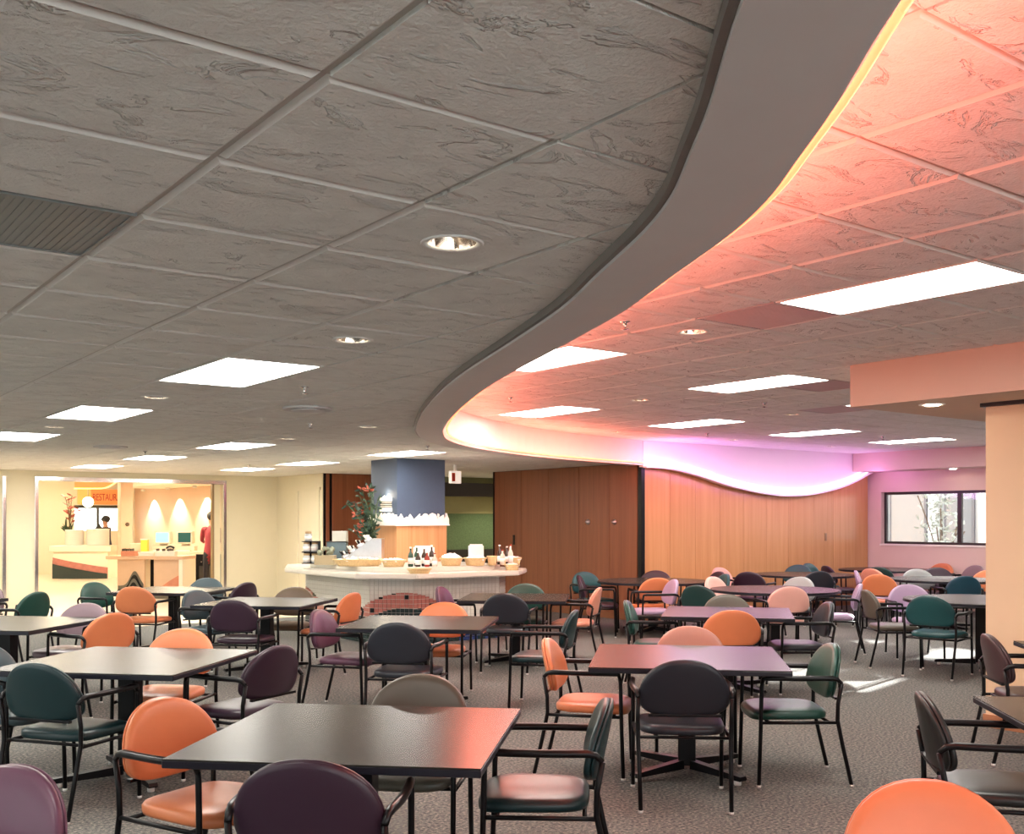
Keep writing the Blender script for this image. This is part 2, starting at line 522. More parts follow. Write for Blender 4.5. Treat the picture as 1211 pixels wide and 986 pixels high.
# light wood wall
wl = struct('wall_light_wood', BX(U_DARK+.05, U_R+.2, V_LIGHT+.02, V_LIGHT+.22, 0, 3.1), M_BLACK)
tag(wl, 'honey coloured wood panelled wall under the wavy fascia')
sl = [11.52, 12.11, 12.70, 13.29, 13.88, 14.48, 15.08, 15.80, 16.38, 17.46]
for a, b in zip(sl, sl[1:]):
    obj('wood_panel', BX(a+.0025, b-.0025, V_LIGHT-.004, V_LIGHT+.018, .10, ZU+.1, .003), M_LIGHTWOOD, wl)
obj('toe_board', BX(11.52, 17.46, V_LIGHT, V_LIGHT+.018, 0, .10), mat('toe_honey', (.3, .13, .05), .5), wl)
obj('switch_plate', BX(16.12, 16.18, V_LIGHT-.012, V_LIGHT-.004, 1.22, 1.36, .003), mat('plate_brown', (.28, .14, .05), .4), wl)

# right wall with the window band, lengthened out of view to add daylight
WZ0, WZ1 = 1.15, 2.13
bm = bmesh.new()
box(bm, U_R, U_R+.22, -4.2, 5.30, 0, 3.1); box(bm, U_R, U_R+.22, 11.68, V_LIGHT+.22, 0, 3.1)
box(bm, U_R, U_R+.22, 5.30, 11.68, 0, WZ0); box(bm, U_R, U_R+.22, 5.30, 11.68, WZ1, 3.1)
tag(struct('wall_right', bm, M_ROSE), 'rose painted wall with the dark framed window')
w1 = empty('window_1'); tag(w1, 'dark framed window band, lengthened for daylight, looking onto a pale building', kind='structure')
M_BRONZE = mat('bronze_frame', (0.022, 0.018, 0.018), .35)
fu0, fu1 = U_R+.10, U_R+.16
obj('window_frame', BX(fu0, fu1, 5.30, 11.68, WZ1-.05, WZ1, .003), M_BRONZE, w1)
obj('window_frame', BX(fu0, fu1, 5.30, 11.68, WZ0, WZ0+.05, .003), M_BRONZE, w1)
for v in (11.655, 10.16, 8.62, 7.925, 6.60, 5.325):
    obj('mullion', BX(fu0, fu1, v-.025 if v not in (10.16,) else v-.04, v+.025 if v not in (10.16,) else v+.04, WZ0+.05, WZ1-.05, .003), M_BRONZE, w1)
for a, b in ((10.20, 11.63), (8.645, 10.12), (7.95, 8.595), (6.625, 7.90), (5.35, 6.575)):  # the two panes nearest the camera are added for daylight
    obj('pane', BX(fu0+.025, fu0+.031, a, b, WZ0+.05, WZ1-.05), M_GLASS, w1)
obj('window_sill', BX(U_R-.02, U_R+.10, 5.28, 11.70, WZ0-.03, WZ0+.004, .004), M_WHITE, w1)

# unseen rear and left walls, with window bands added to brighten the ceiling
bm = bmesh.new(); box(bm, -11.2, U_R+.2, -4.2, -4.0, 0, .35); box(bm, -11.2, U_R+.2, -4.2, -4.0, 2.40, 3.1)
for a, b in ((-11.2, -9.5), (-4.4, -4.0), (1.0, 1.4), (6.4, U_R+.2)): box(bm, a, b, -4.2, -4.0, .35, 2.40)
struct('wall_rear', bm, M_CREAM)
w3 = empty('fill_window_rear'); tag(w3, 'added daylight window band behind the camera', kind='structure')
for a, b in ((-9.5, -4.4), (-4.0, 1.0), (1.4, 6.4)): obj('pane', BX(a, b, -4.11, -4.105, .35, 2.40), M_GLASS, w3)
bm = bmesh.new(); box(bm, -11.2, -11.0, -4.0, V_BACK, 0, .75); box(bm, -11.2, -11.0, -4.0, V_BACK, 2.35, 3.1)
for a, b in ((-4.0, -2.5), (3.0, 3.4), (8.8, 9.2), (14.5, V_BACK)): box(bm, -11.2, -11.0, a, b, .75, 2.35)
struct('wall_left', bm, M_CREAM)
w4 = empty('fill_window_left'); tag(w4, 'added daylight window band on the unseen left side', kind='structure')  # unseen windows added as extra daylight from the left
for a, b in ((-2.5, 3.0), (3.4, 8.8), (9.2, 14.5)): obj('pane', BX(-11.11, -11.105, a, b, .75, 2.35), M_GLASS, w4)

# ---- dropped soffits and column
so = struct('trim_3', BX(7.18, U_R, -4.0, 5.08, ZL, 3.08), M_PEACH2); tag(so, 'peach dropped soffit over the tan column')
so2 = struct('trim_4', BX(16.8, U_R, 5.08, V_LIGHT-.13, ZL, 3.08), M_ROSE); tag(so2, 'rose soffit above the window')
cl = struct('column', BX(7.78, 8.6, 3.70, 4.28, 0, ZL-.03, .004), M_TAN); tag(cl, 'tan square column at the right edge')
obj('top_reveal', BX(7.75, 8.63, 3.67, 4.31, ZL-.03, ZL), M_BLACKP, cl)
obj('baseboard', BX(7.765, 8.615, 3.685, 4.295, 0, .10, .003), mat('base_rust', (.40, .17, .08), .6), cl)

# ---- curved bulkhead between the low and the raised ceiling
inner_ctl = [(-.55, -4.0), (-.15, -2.4), (.32, -1.0), (.86, .06), (1.25, .60), (1.55, 1.0), (1.84, 1.34), (2.03, 1.58), (2.23, 1.84), (2.42, 2.15), (2.66, 2.62), (2.95, 3.19), (3.28, 3.98), (3.64, 4.88), (3.99, 5.67), (4.37, 6.44), (4.76, 7.19), (5.26, 8.08), (5.62, 8.66), (6.12, 9.34), (6.78, 9.98), (7.60, 10.54), (8.62, 11.06), (9.75, 11.45), (11.38, 11.83)]
INNER = catmull(inner_ctl, 5)
def offset(path, w):
    out = []
    for i, p in enumerate(path):
        a = path[max(i-1, 0)]; b = path[min(i+1, len(path)-1)]
        dx, dy = b[0]-a[0], b[1]-a[1]; l = math.hypot(dx, dy)
        out.append((p[0] - dy/l*w, p[1] + dx/l*w))
    return out
BW = 0.26
OUTER = offset(INNER, BW)
def sweep(prof, m, name, parent=None, smooth=True):
    bm = bmesh.new()
    rows = []
    for off, z in prof:
        rows.append([bm.verts.new((x, y, z)) for x, y in offset(INNER, off)] if abs(off) > 1e-6 else [bm.verts.new((x, y, z)) for x, y in INNER])
    n = len(rows)
    for k in range(n):
        a, b = rows[k], rows[(k+1) % n]
        for i in range(len(a)-1):
            bm.faces.new((a[i], a[i+1], b[i+1], b[i]))
    bm.faces.new([r[0] for r in rows]); bm.faces.new([r[-1] for r in rows])
    return obj(name, bm, m, parent)
t1 = sweep([(BW, ZB), (BW, ZL+.03), (.06, ZL+.03), (.06, 3.07), (0, 3.07), (0, ZB)], M_BULK, 'trim_1')
t1['kind'] = 'structure'; tag(t1, 'curving grey bulkhead edging the raised ceiling')
sweep([(BW+.02, ZB+.012), (BW+.02, ZL+.012), (BW+.001, ZL+.012), (BW+.001, ZB+.012)], M_TRIMDK, 'edge_trim', t1)

neon = empty('neon_tube'); tag(neon, 'orange neon tube along the curved bulkhead edge', 'neon light')
NP = [(x, y, ZB+.036) for x, y in offset(INNER, -.036)]
NP = [p for p in NP if p[1] > -2.5]
segs = [NP[i:i+22] for i in range(0, len(NP)-1, 21)]
for sg in segs:
    if len(sg) > 1:
        obj('glass_tube', TB(sg, .0095, 8), M_NEON_O, neon, smooth=True)
acc = 0.0
for i in range(1, len(NP)):
    acc += math.dist(NP[i], NP[i-1])
    if acc > 0.22:
        acc = 0.0
        ld = bpy.data.lights.new('neon_glow', 'POINT'); ld.energy = W_NEON; ld.color = (1.0, .19, .115); ld.shadow_soft_size = .10
        q = offset(INNER, -.32)
        lo = bpy.data.objects.new('neon_glow', ld); link(lo, neon)
        j = min(range(len(q)), key=lambda k: math.hypot(q[k][0]-NP[i][0], q[k][1]-NP[i][1]))
        lo.location = (q[j][0], q[j][1], ZB+.06)

# ---- wavy fascia over the light wood wall with violet neon
wave_ctl = [(11.40, 2.432), (11.74, 2.429), (12.118, 2.40), (12.706, 2.306), (13.319, 2.18), (14.178, 2.066), (14.857, 2.032), (15.567, 2.072), (16.31, 2.193), (16.826, 2.329), (17.224, 2.47), (17.46, 2.55)]
WV = catmull(wave_ctl, 6)
bm = bmesh.new()
prism_xz(bm, [(u, z) for u, z in WV] + [(17.46, 3.06), (11.40, 3.06)], V_LIGHT-.12, V_LIGHT-.03)
t2 = struct('trim_2', bm, M_FASCIA); tag(t2, 'white wavy fascia with a violet neon edge')
bm = bmesh.new()
lo_ = [(u, z-.012) for u, z in WV]; hi_ = [(u, z+.012) for u, z in reversed(WV)]
prism_xz(bm, lo_+hi_, V_LIGHT-.20, V_LIGHT-.121)
obj('neon_ledge', bm, M_FASCIA, t2)
neon2 = empty('neon_tube'); tag(neon2, 'pale violet neon tube along the wavy wall fascia', 'neon light')
obj('glass_tube', TB([(u, V_LIGHT-.165, z+.045) for u, z in WV[:-3]], .016, 8), M_NEON_V, neon2, smooth=True)
obj('glass_tube', TB([(u, V_LIGHT-.150, z+.115) for u, z in WV[:-3]], .012, 8), M_NEON_V, neon2, smooth=True)
for i in range(1, len(WV)-3, 3):
    ld = bpy.data.lights.new('neon_glow', 'POINT'); ld.energy = W_VIOLET; ld.color = (.82, .30, .86); ld.shadow_soft_size = .12
    lo = bpy.data.objects.new('neon_glow', ld); link(lo, neon2); lo.location = (WV[i][0], V_LIGHT-.62, WV[i][1]+.10)

# ---- ceilings
M_TILE_EDGE = mat('tile_edge', (.74, .72, .68), .7)
def tile_mesh(w, hole=0.0, m=None, name='ceiling_tile'):
    """tegular tile hanging below z=0 of its own frame: bottom face at z=0"""
    bm = bmesh.new(); h = w/2; c = .014
    if not hole:
        lv = [(h-c, 0.0), (h, .011), (h, .022)]
        rows = [[bm.verts.new((sx*a, sy*a, z)) for sx, sy in ((-1,-1),(1,-1),(1,1),(-1,1))] for a, z in lv]
        bm.faces.new(rows[0])
        for a, b in zip(rows, rows[1:]):
            for k in range(4): bm.faces.new((a[k], a[(k+1) % 4], b[(k+1) % 4], b[k])).material_index = 1
        bm.faces.new(list(reversed(rows[-1])))
    else:
        n = 24
        def sq(k, a):
            t = 2*math.pi*k/n; x, y = math.cos(t), math.sin(t); s_ = a/max(abs(x), abs(y)); return x*s_, y*s_
        def sqc(k, a):
            x, y = sq(k, a); return x, y
        rows = []
        for a, z in ((h, .022), (h, .011), (h-c, 0)):
            rows.append([bm.verts.new((*sqc(k, a), z)) for k in range(n)])
        for r_, z in ((hole, 0), (hole, .02)):
            rows.append([bm.verts.new((r_*math.cos(2*math.pi*k/n), r_*math.sin(2*math.pi*k/n), z)) for k in range(n)])
        for q, (a, b) in enumerate(zip(rows, rows[1:])):
            for k in range(n): bm.faces.new((a[k], a[(k+1) % n], b[(k+1) % n], b[k])).material_index = 0 if q == 2 else 1
    return mesh_from(bm, name, [m, M_TILE_EDGE])

TW = T - 0.014
def make_ceiling(label, poly, g0, z, m_tile, m_grid, lights, downs, vents, sprinks, clip, nmax, m_vent, rng):
    bmk = bmesh.new()
    prism(bmk, poly, z+.19, z+.20)
    ce = struct('ceiling', bmk, m_grid); tag(ce, label)
    full = tile_mesh(TW, 0, m_tile); holed = tile_mesh(TW, .085, m_tile, 'ceiling_tile_holed')
    skip = set()
    for (i, j) in lights: skip.add((i, j)); skip.add((i, j+1))
    for c in vents: skip.add(c)
    dn = set(downs)
    cells = []
    for i in range(rng[0], rng[1]):
        for j in range(rng[2], rng[3]):
            if (i, j) in skip: continue
            x0, y0 = g0[0]+i*T, g0[1]+j*T
            cs = [(x0, y0), (x0+T, y0), (x0+T, y0+T), (x0, y0+T)]
            ins = [inside(c, poly) for c in cs]
            X, D = view(x0+T/2, y0+T/2)
            near = D > .5 and abs(X/D) < .56 and (z-1.6)/D < .56
            if all(ins) or (not clip and any(ins)):
                cells.append((D if near else 99+D, i, j, None, near))
            elif any(ins) or clip:
                P = clip_rect(poly, x0+.007, x0+T-.007, y0+.007, y0+T-.007)
                if P and area(P) > .002:
                    cells.append((D if near else 99+D, i, j, P, near))
    cells.sort(key=lambda c: c[0])
    far = bmesh.new(); cnt = 0
    for D, i, j, P, near in cells:
        cx, cy = g0[0]+(i+.5)*T, g0[1]+(j+.5)*T
        if near and cnt < nmax or (i, j) in dn:
            cnt += 1
            if P is None:
                obj_me('ceiling_tile', holed if (i, j) in dn else full, ce, (cx, cy, z))
            else:
                b2 = bmesh.new(); prism(b2, P, z, z+.02); obj('ceiling_tile', b2, m_tile, ce)
        else:
            if P is None: box(far, cx-TW/2, cx+TW/2, cy-TW/2, cy+TW/2, z, z+.02)
            else: prism(far, P, z, z+.02)
    f = obj('tile_field', far, m_tile, ce); f['kind'] = 'stuff'
    # exposed tee grid, one bar per line
    def seg_line(horizontal, c, lo, hi):
        b2 = bmesh.new(); n = int((hi-lo)/.06); st = None; any_ = False
        for k in range(n+2):
            t = lo + k*.06
            p = (t, c) if horizontal else (c, t)
            ok = k <= n and inside(p, poly)
            if ok and st is None: st = t
            if not ok and st is not None:
                e_ = t-.06
                if e_ - st > .05:
                    any_ = True
                    if horizontal: box(b2, st-.03, e_+.03, c-.012, c+.012, z+.013, z+.024)
                    else: box(b2, c-.012, c+.012, st-.03, e_+.03, z+.0115, z+.024)
                st = None
        if any_: obj('grid_bar', b2, m_grid, ce)
        else: b2.free()
    for i in range(rng[0], rng[1]+1): seg_line(False, g0[0]+i*T, g0[1]+rng[2]*T, g0[1]+rng[3]*T)
    for j in range(rng[2], rng[3]+1): seg_line(True, g0[1]+j*T, g0[0]+rng[0]*T, g0[0]+rng[1]*T)
    return ce

LOW_POLY = OUTER + [(11.46, 12.07), (11.46, 15.9), (13.98, 15.9), (13.98, V_BLOCK), (9.12, V_BLOCK), (9.12, V_BACK), (-11, V_BACK), (-11, -4.0)]
UP_POLY = INNER + [(U_R, V_LIGHT-.03), (U_R, -4.0)]
L_LOW = [(2, 6), (2, 11), (2, 16), (6, 16), (6, 21), (6, 26), (10, 16), (10, 21), (10, 25), (-2, 6), (-2, 11), (-2, 16), (-2, 21), (2, 21), (2, 26), (-2, 1), (-6, 11), (-6, 1), (-6, 6), (-6, 16)]
L_UP = [(3, 1), (3, 6), (7, 6), (7, 11), (11, 11), (15, 11), (19, 11), (11, 6), (15, 6), (19, 6), (3, -5)]
D_LOW = [(1, 1), (2, 4), (2, 9), (2, 14), (6, 14), (6, 11), (6, 19), (6, 24), (10, 19)]
D_UP = [(3, 4), (7, 9), (15, 14), (19, 14), (11, 14), (11, 9)]
V_LOW = [(-1, 2), (-2, 2)]
V_UP = [(3, 3), (8, 6), (11, 8)]
S_LOW = [(3, 7), (5, 11), (5, 19), (9, 14), (9, 23)]
S_UP = [(2, 4), (5, 10), (9, 8), (13, 13), (17, 11)]
c_low = make_ceiling('low grey textured tile ceiling over the left of the room', LOW_POLY, GL, ZL, M_TILE, M_GRID, L_LOW, D_LOW, V_LOW, S_LOW, True, 296, M_VENT, (-19, 22, -10, 31))
c_up = make_ceiling('raised tile ceiling inside the curved neon edge', UP_POLY, GU, ZU, M_TILE_UP, M_GRID_UP, L_UP, D_UP, V_UP, S_UP, False, 296, M_VENT_UP, (-6, 24, -10, 17))
struct('ceiling_slab', BX(-11.2, U_R+.3, -4.2, V_BACK+.2, 3.1, 3.2), M_WHITE)

# ---- recessed light fittings
PLACE = {}
def cell_xy(g0, i, j): return g0[0]+(i+.5)*T, g0[1]+(j+.5)*T
def where(i, j, up):
    return ('raised ' if up else 'low ') + 'ceiling'
M_LENS_RIB = mat('lens_rib', (.8, .78, .74), .4, emit=(1, .95, .86), estr=E_TROFFER*.62)
SEAM = mesh_from(BX(-T/2+.024, T/2-.024, -.005, .005, .003, .0078), 'lens_seam', M_LENS_RIB)
def troffer(g0, i, j, z, label, grp):
    cx, cy = g0[0]+(i+.5)*T, g0[1]+(j+1)*T
    t = empty('ceiling_light', (cx, cy, z)); tag(t, label, 'ceiling light', grp)
    w, l = T/2-.006, T-.006
    bm = bmesh.new()
    for a in ((-w, -w+.018, -l, l), (w-.018, w, -l, l), (-w+.018, w-.018, -l, -l+.018), (-w+.018, w-.018, l-.018, l)):
        box(bm, *a, -.001, .03)
    obj('frame', bm, M_WHITE, t)
    obj('diffuser', BX(-w+.018, w-.018, -l+.018, l-.018, .008, .014), M_DIFF, t)
    for k in range(1, 4):
        obj_me('lens_seam', SEAM, t, (0, -l + k*l/2, 0))
LB_LOW = {(2, 6): 'large ceiling light nearest on the low ceiling at left', (2, 11): 'second ceiling light in the left row of the low ceiling', (2, 16): 'third ceiling light at the left picture edge on the low ceiling',
 (6, 16): 'nearest light of the middle row on the low ceiling', (6, 21): 'second light of the middle row on the low ceiling', (6, 26): 'farthest light of the middle row near the cashier opening',
 (10, 16): 'ceiling light just above the blue buffet column', (10, 21): 'ceiling light left of the blue column over the buffet', (10, 25): 'farthest low ceiling light before the cream wall'}
LB_UP = {(3, 1): 'largest ceiling light on the raised ceiling at the right edge', (3, 6): 'ceiling light next to the curved neon on the raised ceiling', (7, 6): 'ceiling light left of the peach soffit', (7, 11): 'ceiling light beside the far curve of the neon', (11, 11): 'middle ceiling light near the wavy fascia', (15, 11): 'far ceiling light toward the window', (19, 11): 'farthest raised ceiling light beside the rose soffit'}
for c in L_LOW: troffer(GL, *c, ZL, LB_LOW.get(c, 'ceiling light on the low ceiling beyond the left picture edge'), 'lights in the low ceiling' if c in LB_LOW else 'ceiling lights out of view at left')
for c in L_UP: troffer(GU, *c, ZU, LB_UP.get(c, 'raised ceiling light hidden behind the soffit'), 'lights in the raised ceiling' if c in LB_UP else 'ceiling lights hidden by the soffit')

bmr = bmesh.new(); lathe(bmr, [(.082, .02), (.080, -.001), (.098, -.006), (.104, -.002), (.104, .0)], 28, cap=False)
ring_me = mesh_from(bmr, 'trim_ring', M_WHITE, True)
bmr = bmesh.new(); lathe(bmr, [(.081, .0), (.076, .03), (.062, .075), (.04, .11), (.015, .125)], 24, cap=False)
refl_me = mesh_from(bmr, 'reflector', M_REFL, True)
bulb_me = mesh_from(LT([(.012, .118), (.034, .10), (.04, .075), (.034, .055), (.018, .042), (.004, .04)], 16), 'bulb', M_BULB, True)
def downlight(x, y, z, label, grp):
    t = empty('downlight', (x, y, z)); tag(t, label, 'downlight', grp)
    obj_me('trim_ring', ring_me, t); obj_me('reflector', refl_me, t); obj_me('bulb', bulb_me, t)
DL = ['nearest round downlight in the grey tiles', 'second round downlight behind the nearest one', 'downlight behind the large left ceiling light', 'downlight at the left picture edge', 'far downlight of the middle row beyond the sprinkler', 'downlight left of the bulkhead curve', 'downlight between two middle row lights', 'downlight before the cream wall', 'downlight above the buffet counter']
for c, lb in zip(D_LOW, DL): downlight(*cell_xy(GL, *c), ZL, lb, 'downlights in the low ceiling')
DU = ['downlight on the raised ceiling beside the mauve panel', 'downlight in the middle of the raised ceiling', 'downlight above the wavy fascia dip', 'downlight above the right end of the wavy fascia', 'downlight above the left end of the wavy fascia', 'downlight behind the mauve ceiling panel']
for c, lb in zip(D_UP, DU): downlight(*cell_xy(GU, *c), ZU, lb, 'downlights in the raised ceiling')
def surface_down(x, y, z, lb):
    t = empty('downlight', (x, y, z)); tag(t, lb, 'downlight', 'downlights under the soffits')
    bm = LT([(.10, 0), (.10, -.006), (.078, -.008), (.07, -.002)], 24); obj('trim_ring', bm, M_WHITE, t, smooth=True)
    obj('bulb', LT([(.062, -.004), (.055, -.012), (.03, -.016), (.004, -.017)], 20), M_BULB, t, smooth=True)
    return t
surface_down(7.50, 4.56, ZL, 'downlight under the peach soffit beside the column')
surface_down(17.1, 10.0, ZL, 'small downlight under the rose window soffit')
rd = surface_down(12.9, 17.2, ZL, 'downlight in the olive recess behind the buffet')
ld = bpy.data.lights.new('recess_beam', 'SPOT'); ld.energy = 130; ld.color = (1, .9, .7); ld.spot_size = R(130); ld.spot_blend = .6; ld.shadow_soft_size = .06
lo = bpy.data.objects.new('recess_beam', ld); link(lo, rd); lo.location = (0, 0, -.03)

def vent(g0, i, j, z, m, label):
    cx, cy = cell_xy(g0, i, j)
    t = empty('ceiling_vent', (cx, cy, z)); tag(t, label, 'vent')
    w = T/2-.006
    bm = bmesh.new()
    for a in ((-w, -w+.012, -w, w), (w-.012, w, -w, w), (-w+.012, w-.012, -w, -w+.012), (-w+.012, w-.012, w-.012, w)): box(bm, *a, 0, .02)
    obj('frame', bm, m, t)
    obj('backing', BX(-w+.012, w-.012, -w+.012, w-.012, .004, .008), m, t)
    for k in range(23):
        x = -w+.035+k*(2*w-.07)/22
        obj_me('slat', SLAT[m.name], t, (x, 0, .003))
SLAT = {}
for m in (M_VENT, M_VENT_UP):
    SLAT[m.name] = mesh_from(BX(-.005, .005, -T/2+.020, T/2-.020, -.001, .001), 'slat', m)
vent(GL, -1, 2, ZL, M_VENT, 'dark grey ceiling grille at the left edge, the right half')
vent(GL, -2, 2, ZL, M_VENT, 'dark grey ceiling grille at the left edge, the left half')
vent(GU, 3, 3, ZU, M_VENT_UP, 'mauve grey ceiling grille touching the large right ceiling light')
vent(GU, 8, 6, ZU, M_VENT_UP, 'mauve grey ceiling grille beside the middle raised light')
vent(GU, 11, 8, ZU, M_VENT_UP, 'mauve grey ceiling grille left of the soffit corner')

spk = mesh_from(LT([(.032, 0), (.032, -.006), (.012, -.01), (.010, -.03), (.006, -.045), (.024, -.048), (.024, -.051), (.004, -.053)], 14), 'sprinkler_head', M_CHROME, True)
SPL = ['sprinkler head right of the large left ceiling light', 'sprinkler head behind the round diffuser', 'far sprinkler head over the cashier side', 'sprinkler head left of the blue column top', 'far sprinkler head before the buffet panelling']
for c, lb in zip(S_LOW, SPL):
    o = obj_me('sprinkler', spk, None, (*cell_xy(GL, *c), ZL)); tag(o, lb, 'sprinkler', 'ceiling sprinklers')
SPU = ['sprinkler head on the pink ceiling near the neon', 'sprinkler head by the far neon curve', 'sprinkler head in the middle of the raised ceiling', 'sprinkler head near the wavy fascia', 'sprinkler head toward the window soffit']
for c, lb in zip(S_UP, SPU):
    o = obj_me('sprinkler', spk, None, (*cell_xy(GU, *c), ZU)); tag(o, lb, 'sprinkler', 'ceiling sprinklers')
for (i, j), lb in (((4, 9), 'round white air diffuser in the low ceiling'), ((4, 18), 'farther round air diffuser in the low ceiling')):
    x, y = cell_xy(GL, i, j)
    t = empty('air_diffuser', (x, y, ZL)); tag(t, lb, 'diffuser')
    obj('outer_ring', LT([(.15, 0), (.19, -.02), (.20, -.016), (.20, 0)], 28), M_BULK, t, smooth=True)
    obj('inner_cone', LT([(.03, -.03), (.13, -.026), (.135, -.020), (.06, -.004)], 28), M_BULK, t, smooth=True)

# ================================================================== TABLES
TH = 0.735
def base_parts(t):
    obj('post', BX(-.055, .055, -.055, .055, .05, TH-.045, .008), M_BLACK, t)
    bm = bmesh.new(); box(bm, -.20, .20, -.20, .20, TH-.046, TH-.034)
    obj('mounting_plate', bm, M_BLACK, t)
    for k in range(4):
        a = k*math.pi/2
        bm = bmesh.new()
        pr = [(.05, .030), (.46, .030), (.47, .040), (.46, .058), (.05, .085)]
        prism_xz(bm, pr, -.026, .026)
        arm = obj('base_arm', bm, M_BLACK, t, rz=a)
        g = obj('glide', LT([(.02, 0), (.022, .006), (.022, .03)], 12), M_GLIDE, arm, smooth=True)
        g.location = (.42, 0, 0)

def square_table():
    t = empty('dining_table'); w = .585
    obj('tabletop', BX(-w, w, -w, w, TH-.006, TH, .0015), M_TOP, t)
    bm = bmesh.new(); box(bm, -w-.001, w+.001, -w-.001, w+.001, TH-.034, TH-.0062)
    bmesh.ops.bevel(bm, geom=bm.edges[:], offset=.003, segments=1, affect='EDGES')
    obj('edge_band', bm, M_EDGE, t)
    base_parts(t)
    # feet of the cross base point to the corners
    for c in t.children:
        if c.name.startswith('base_arm'): c.rotation_euler.z += math.pi/4
    return t

def round_table():
    t = empty('round_table')
    obj('tabletop', LT([(.795, TH-.006), (.798, TH-.004), (.797, TH)], 64), M_TOP, t)
    obj('edge_band', LT([(.785, TH-.034), (.80, TH-.03), (.80, TH-.0062)], 64), M_EDGE, t, smooth=False)
    base_parts(t)
    return t

SQ = [('A', 2.07, 3.80, -44, 'large nearest dark square table with a red sheen on its corner'),
 ('B', 1.98, 6.62, -46, 'dark square table at left just behind the nearest one'),
 ('C', 1.86, 9.60, -46, 'dark square table cut by the left picture edge'),
 ('Z', 1.62, 12.62, -45, 'far square table barely showing at the left picture edge'),
 ('D', 4.40, 12.92, -45, 'dark square table before the cashier opening'),
 ('E', 4.55, 10.45, -46, 'dark square table left of the buffet counter'),
 ('F', 4.69, 7.56, -43, 'dark square table in the centre before the buffet'),
 ('G', 7.07, 9.40, -42, 'dark square table close to the right end of the buffet'),
 ('H', 4.86, 4.65, -45, 'near square table glowing pink at right of centre'),
 ('I', 7.51, 6.66, -49, 'farther square table glowing lilac behind the near pink one'),
 ('Q', 4.91, 1.93, -44, 'dark square table cut off at the lower right'),
 ('R', 7.37, 3.02, -45, 'dark table corner at the right edge before the column')]
protos = square_table()
for i, (k, x, y, a, lb) in enumerate(SQ):
    t = protos if i == 0 else copy_tree(protos)
    t.location = (x, y, 0); t.rotation_euler.z = R(a)
    tag(t, lb, 'table', 'square dining tables')
RT = [('J', 10.55, 10.75, 20, 'round table beside the dark corner post'),
 ('K', 10.46, 8.5, 50, 'round table in front of the honey wood wall'),
 ('L', 13.76, 10.6, 10, 'round table close against the honey wood wall'),
 ('M', 10.93, 6.07, 30, 'nearest round table catching sunlight by the column'),
 ('N', 14.3, 8.5, 70, 'round table below the window behind the sunlit one'),
 ('O', 16.3, 10.8, 0, 'farthest round table in the window corner')]
protor = round_table()
for i, (k, x, y, a, lb) in enumerate(RT):
    t = protor if i == 0 else copy_tree(protor)
    t.location = (x, y, 0); t.rotation_euler.z = R(a)
    tag(t, lb, 'table', 'round dining tables')

# ================================================================== CHAIRS
def rounded(n, a, b, e=2.6):
    out = []
    for k in range(n):
        t = 2*math.pi*k/n
        c, s = math.cos(t), math.sin(t)
        out.append((a*math.copysign(abs(c)**(2/e), c), b*math.copysign(abs(s)**(2/e), s)))
    return out

def seat_mesh():
    bm = bmesh.new(); n = 32
    prof = [(.030, .398), (.004, .405), (0, .418), (0, .436), (.008, .448), (.035, .456), (.09, .459), (.16, .457)]
    rows = []
    for ins, z in prof:
        row = []
        for x, y in rounded(n, .245-ins, .235-ins, 4.2):
            zz = z
            if y > 0.10: zz -= (y-.10)**2*.9           # waterfall front
            zz -= max(0, .02-abs(x)*.12)*(z-.40)*2.0    # slight dish
            w = 1.0 + .05*(y/.235)                      # wider toward the front
            row.append(bm.verts.new((x*w, y+.025, zz)))
        rows.append(row)
    for a, b in zip(rows, rows[1:]):
        for k in range(n): bm.faces.new((a[k], a[(k+1) % n], b[(k+1) % n], b[k]))
    bm.faces.new(list(reversed(rows[0]))); bm.faces.new(rows[-1])
    return mesh_from(bm, 'seat', VINYL['O'], True)

def back_outline(n, ins=0.0):
    out = []
    zc = .612; q = 1-ins/.20
    for k in range(n):
        t = 2*math.pi*k/n
        c, s = math.cos(t), math.sin(t)
        if s >= 0: x = .252*q*math.copysign(abs(c)**(2/2.15), c); z = zc + .223*q*abs(s)**(2/2.1)
        else: x = .252*q*math.copysign(abs(c)**(2/2.9), c); z = zc - .102*q*abs(s)**(2/2.4)
        out.append((x, z))
    return out

def back_pos(x, z, d):
    """d: offset toward the front; the shell wraps the sitter and leans back"""
    y = -.235 - (z-.50)*.20 + .62*x*x
    return (x, y + d, z)

def back_mesh(prof, name):
    bm = bmesh.new(); n = 40; rows = []
    for ins, d in prof:
        rows.append([bm.verts.new(back_pos(x, z, d)) for x, z in back_outline(n, ins)])
    for a, b in zip(rows, rows[1:]):
        for k in range(n): bm.faces.new((a[k], a[(k+1) % n], b[(k+1) % n], b[k]))
    for row, ds in ((rows[0], prof[0][1]), (rows[-1], prof[-1][1])):
        c = bm.verts.new(back_pos(0, .612, ds))
        for k in range(n): bm.faces.new((row[k], row[(k+1) % n], c))
    return mesh_from(bm, name, VINYL['O'], True)

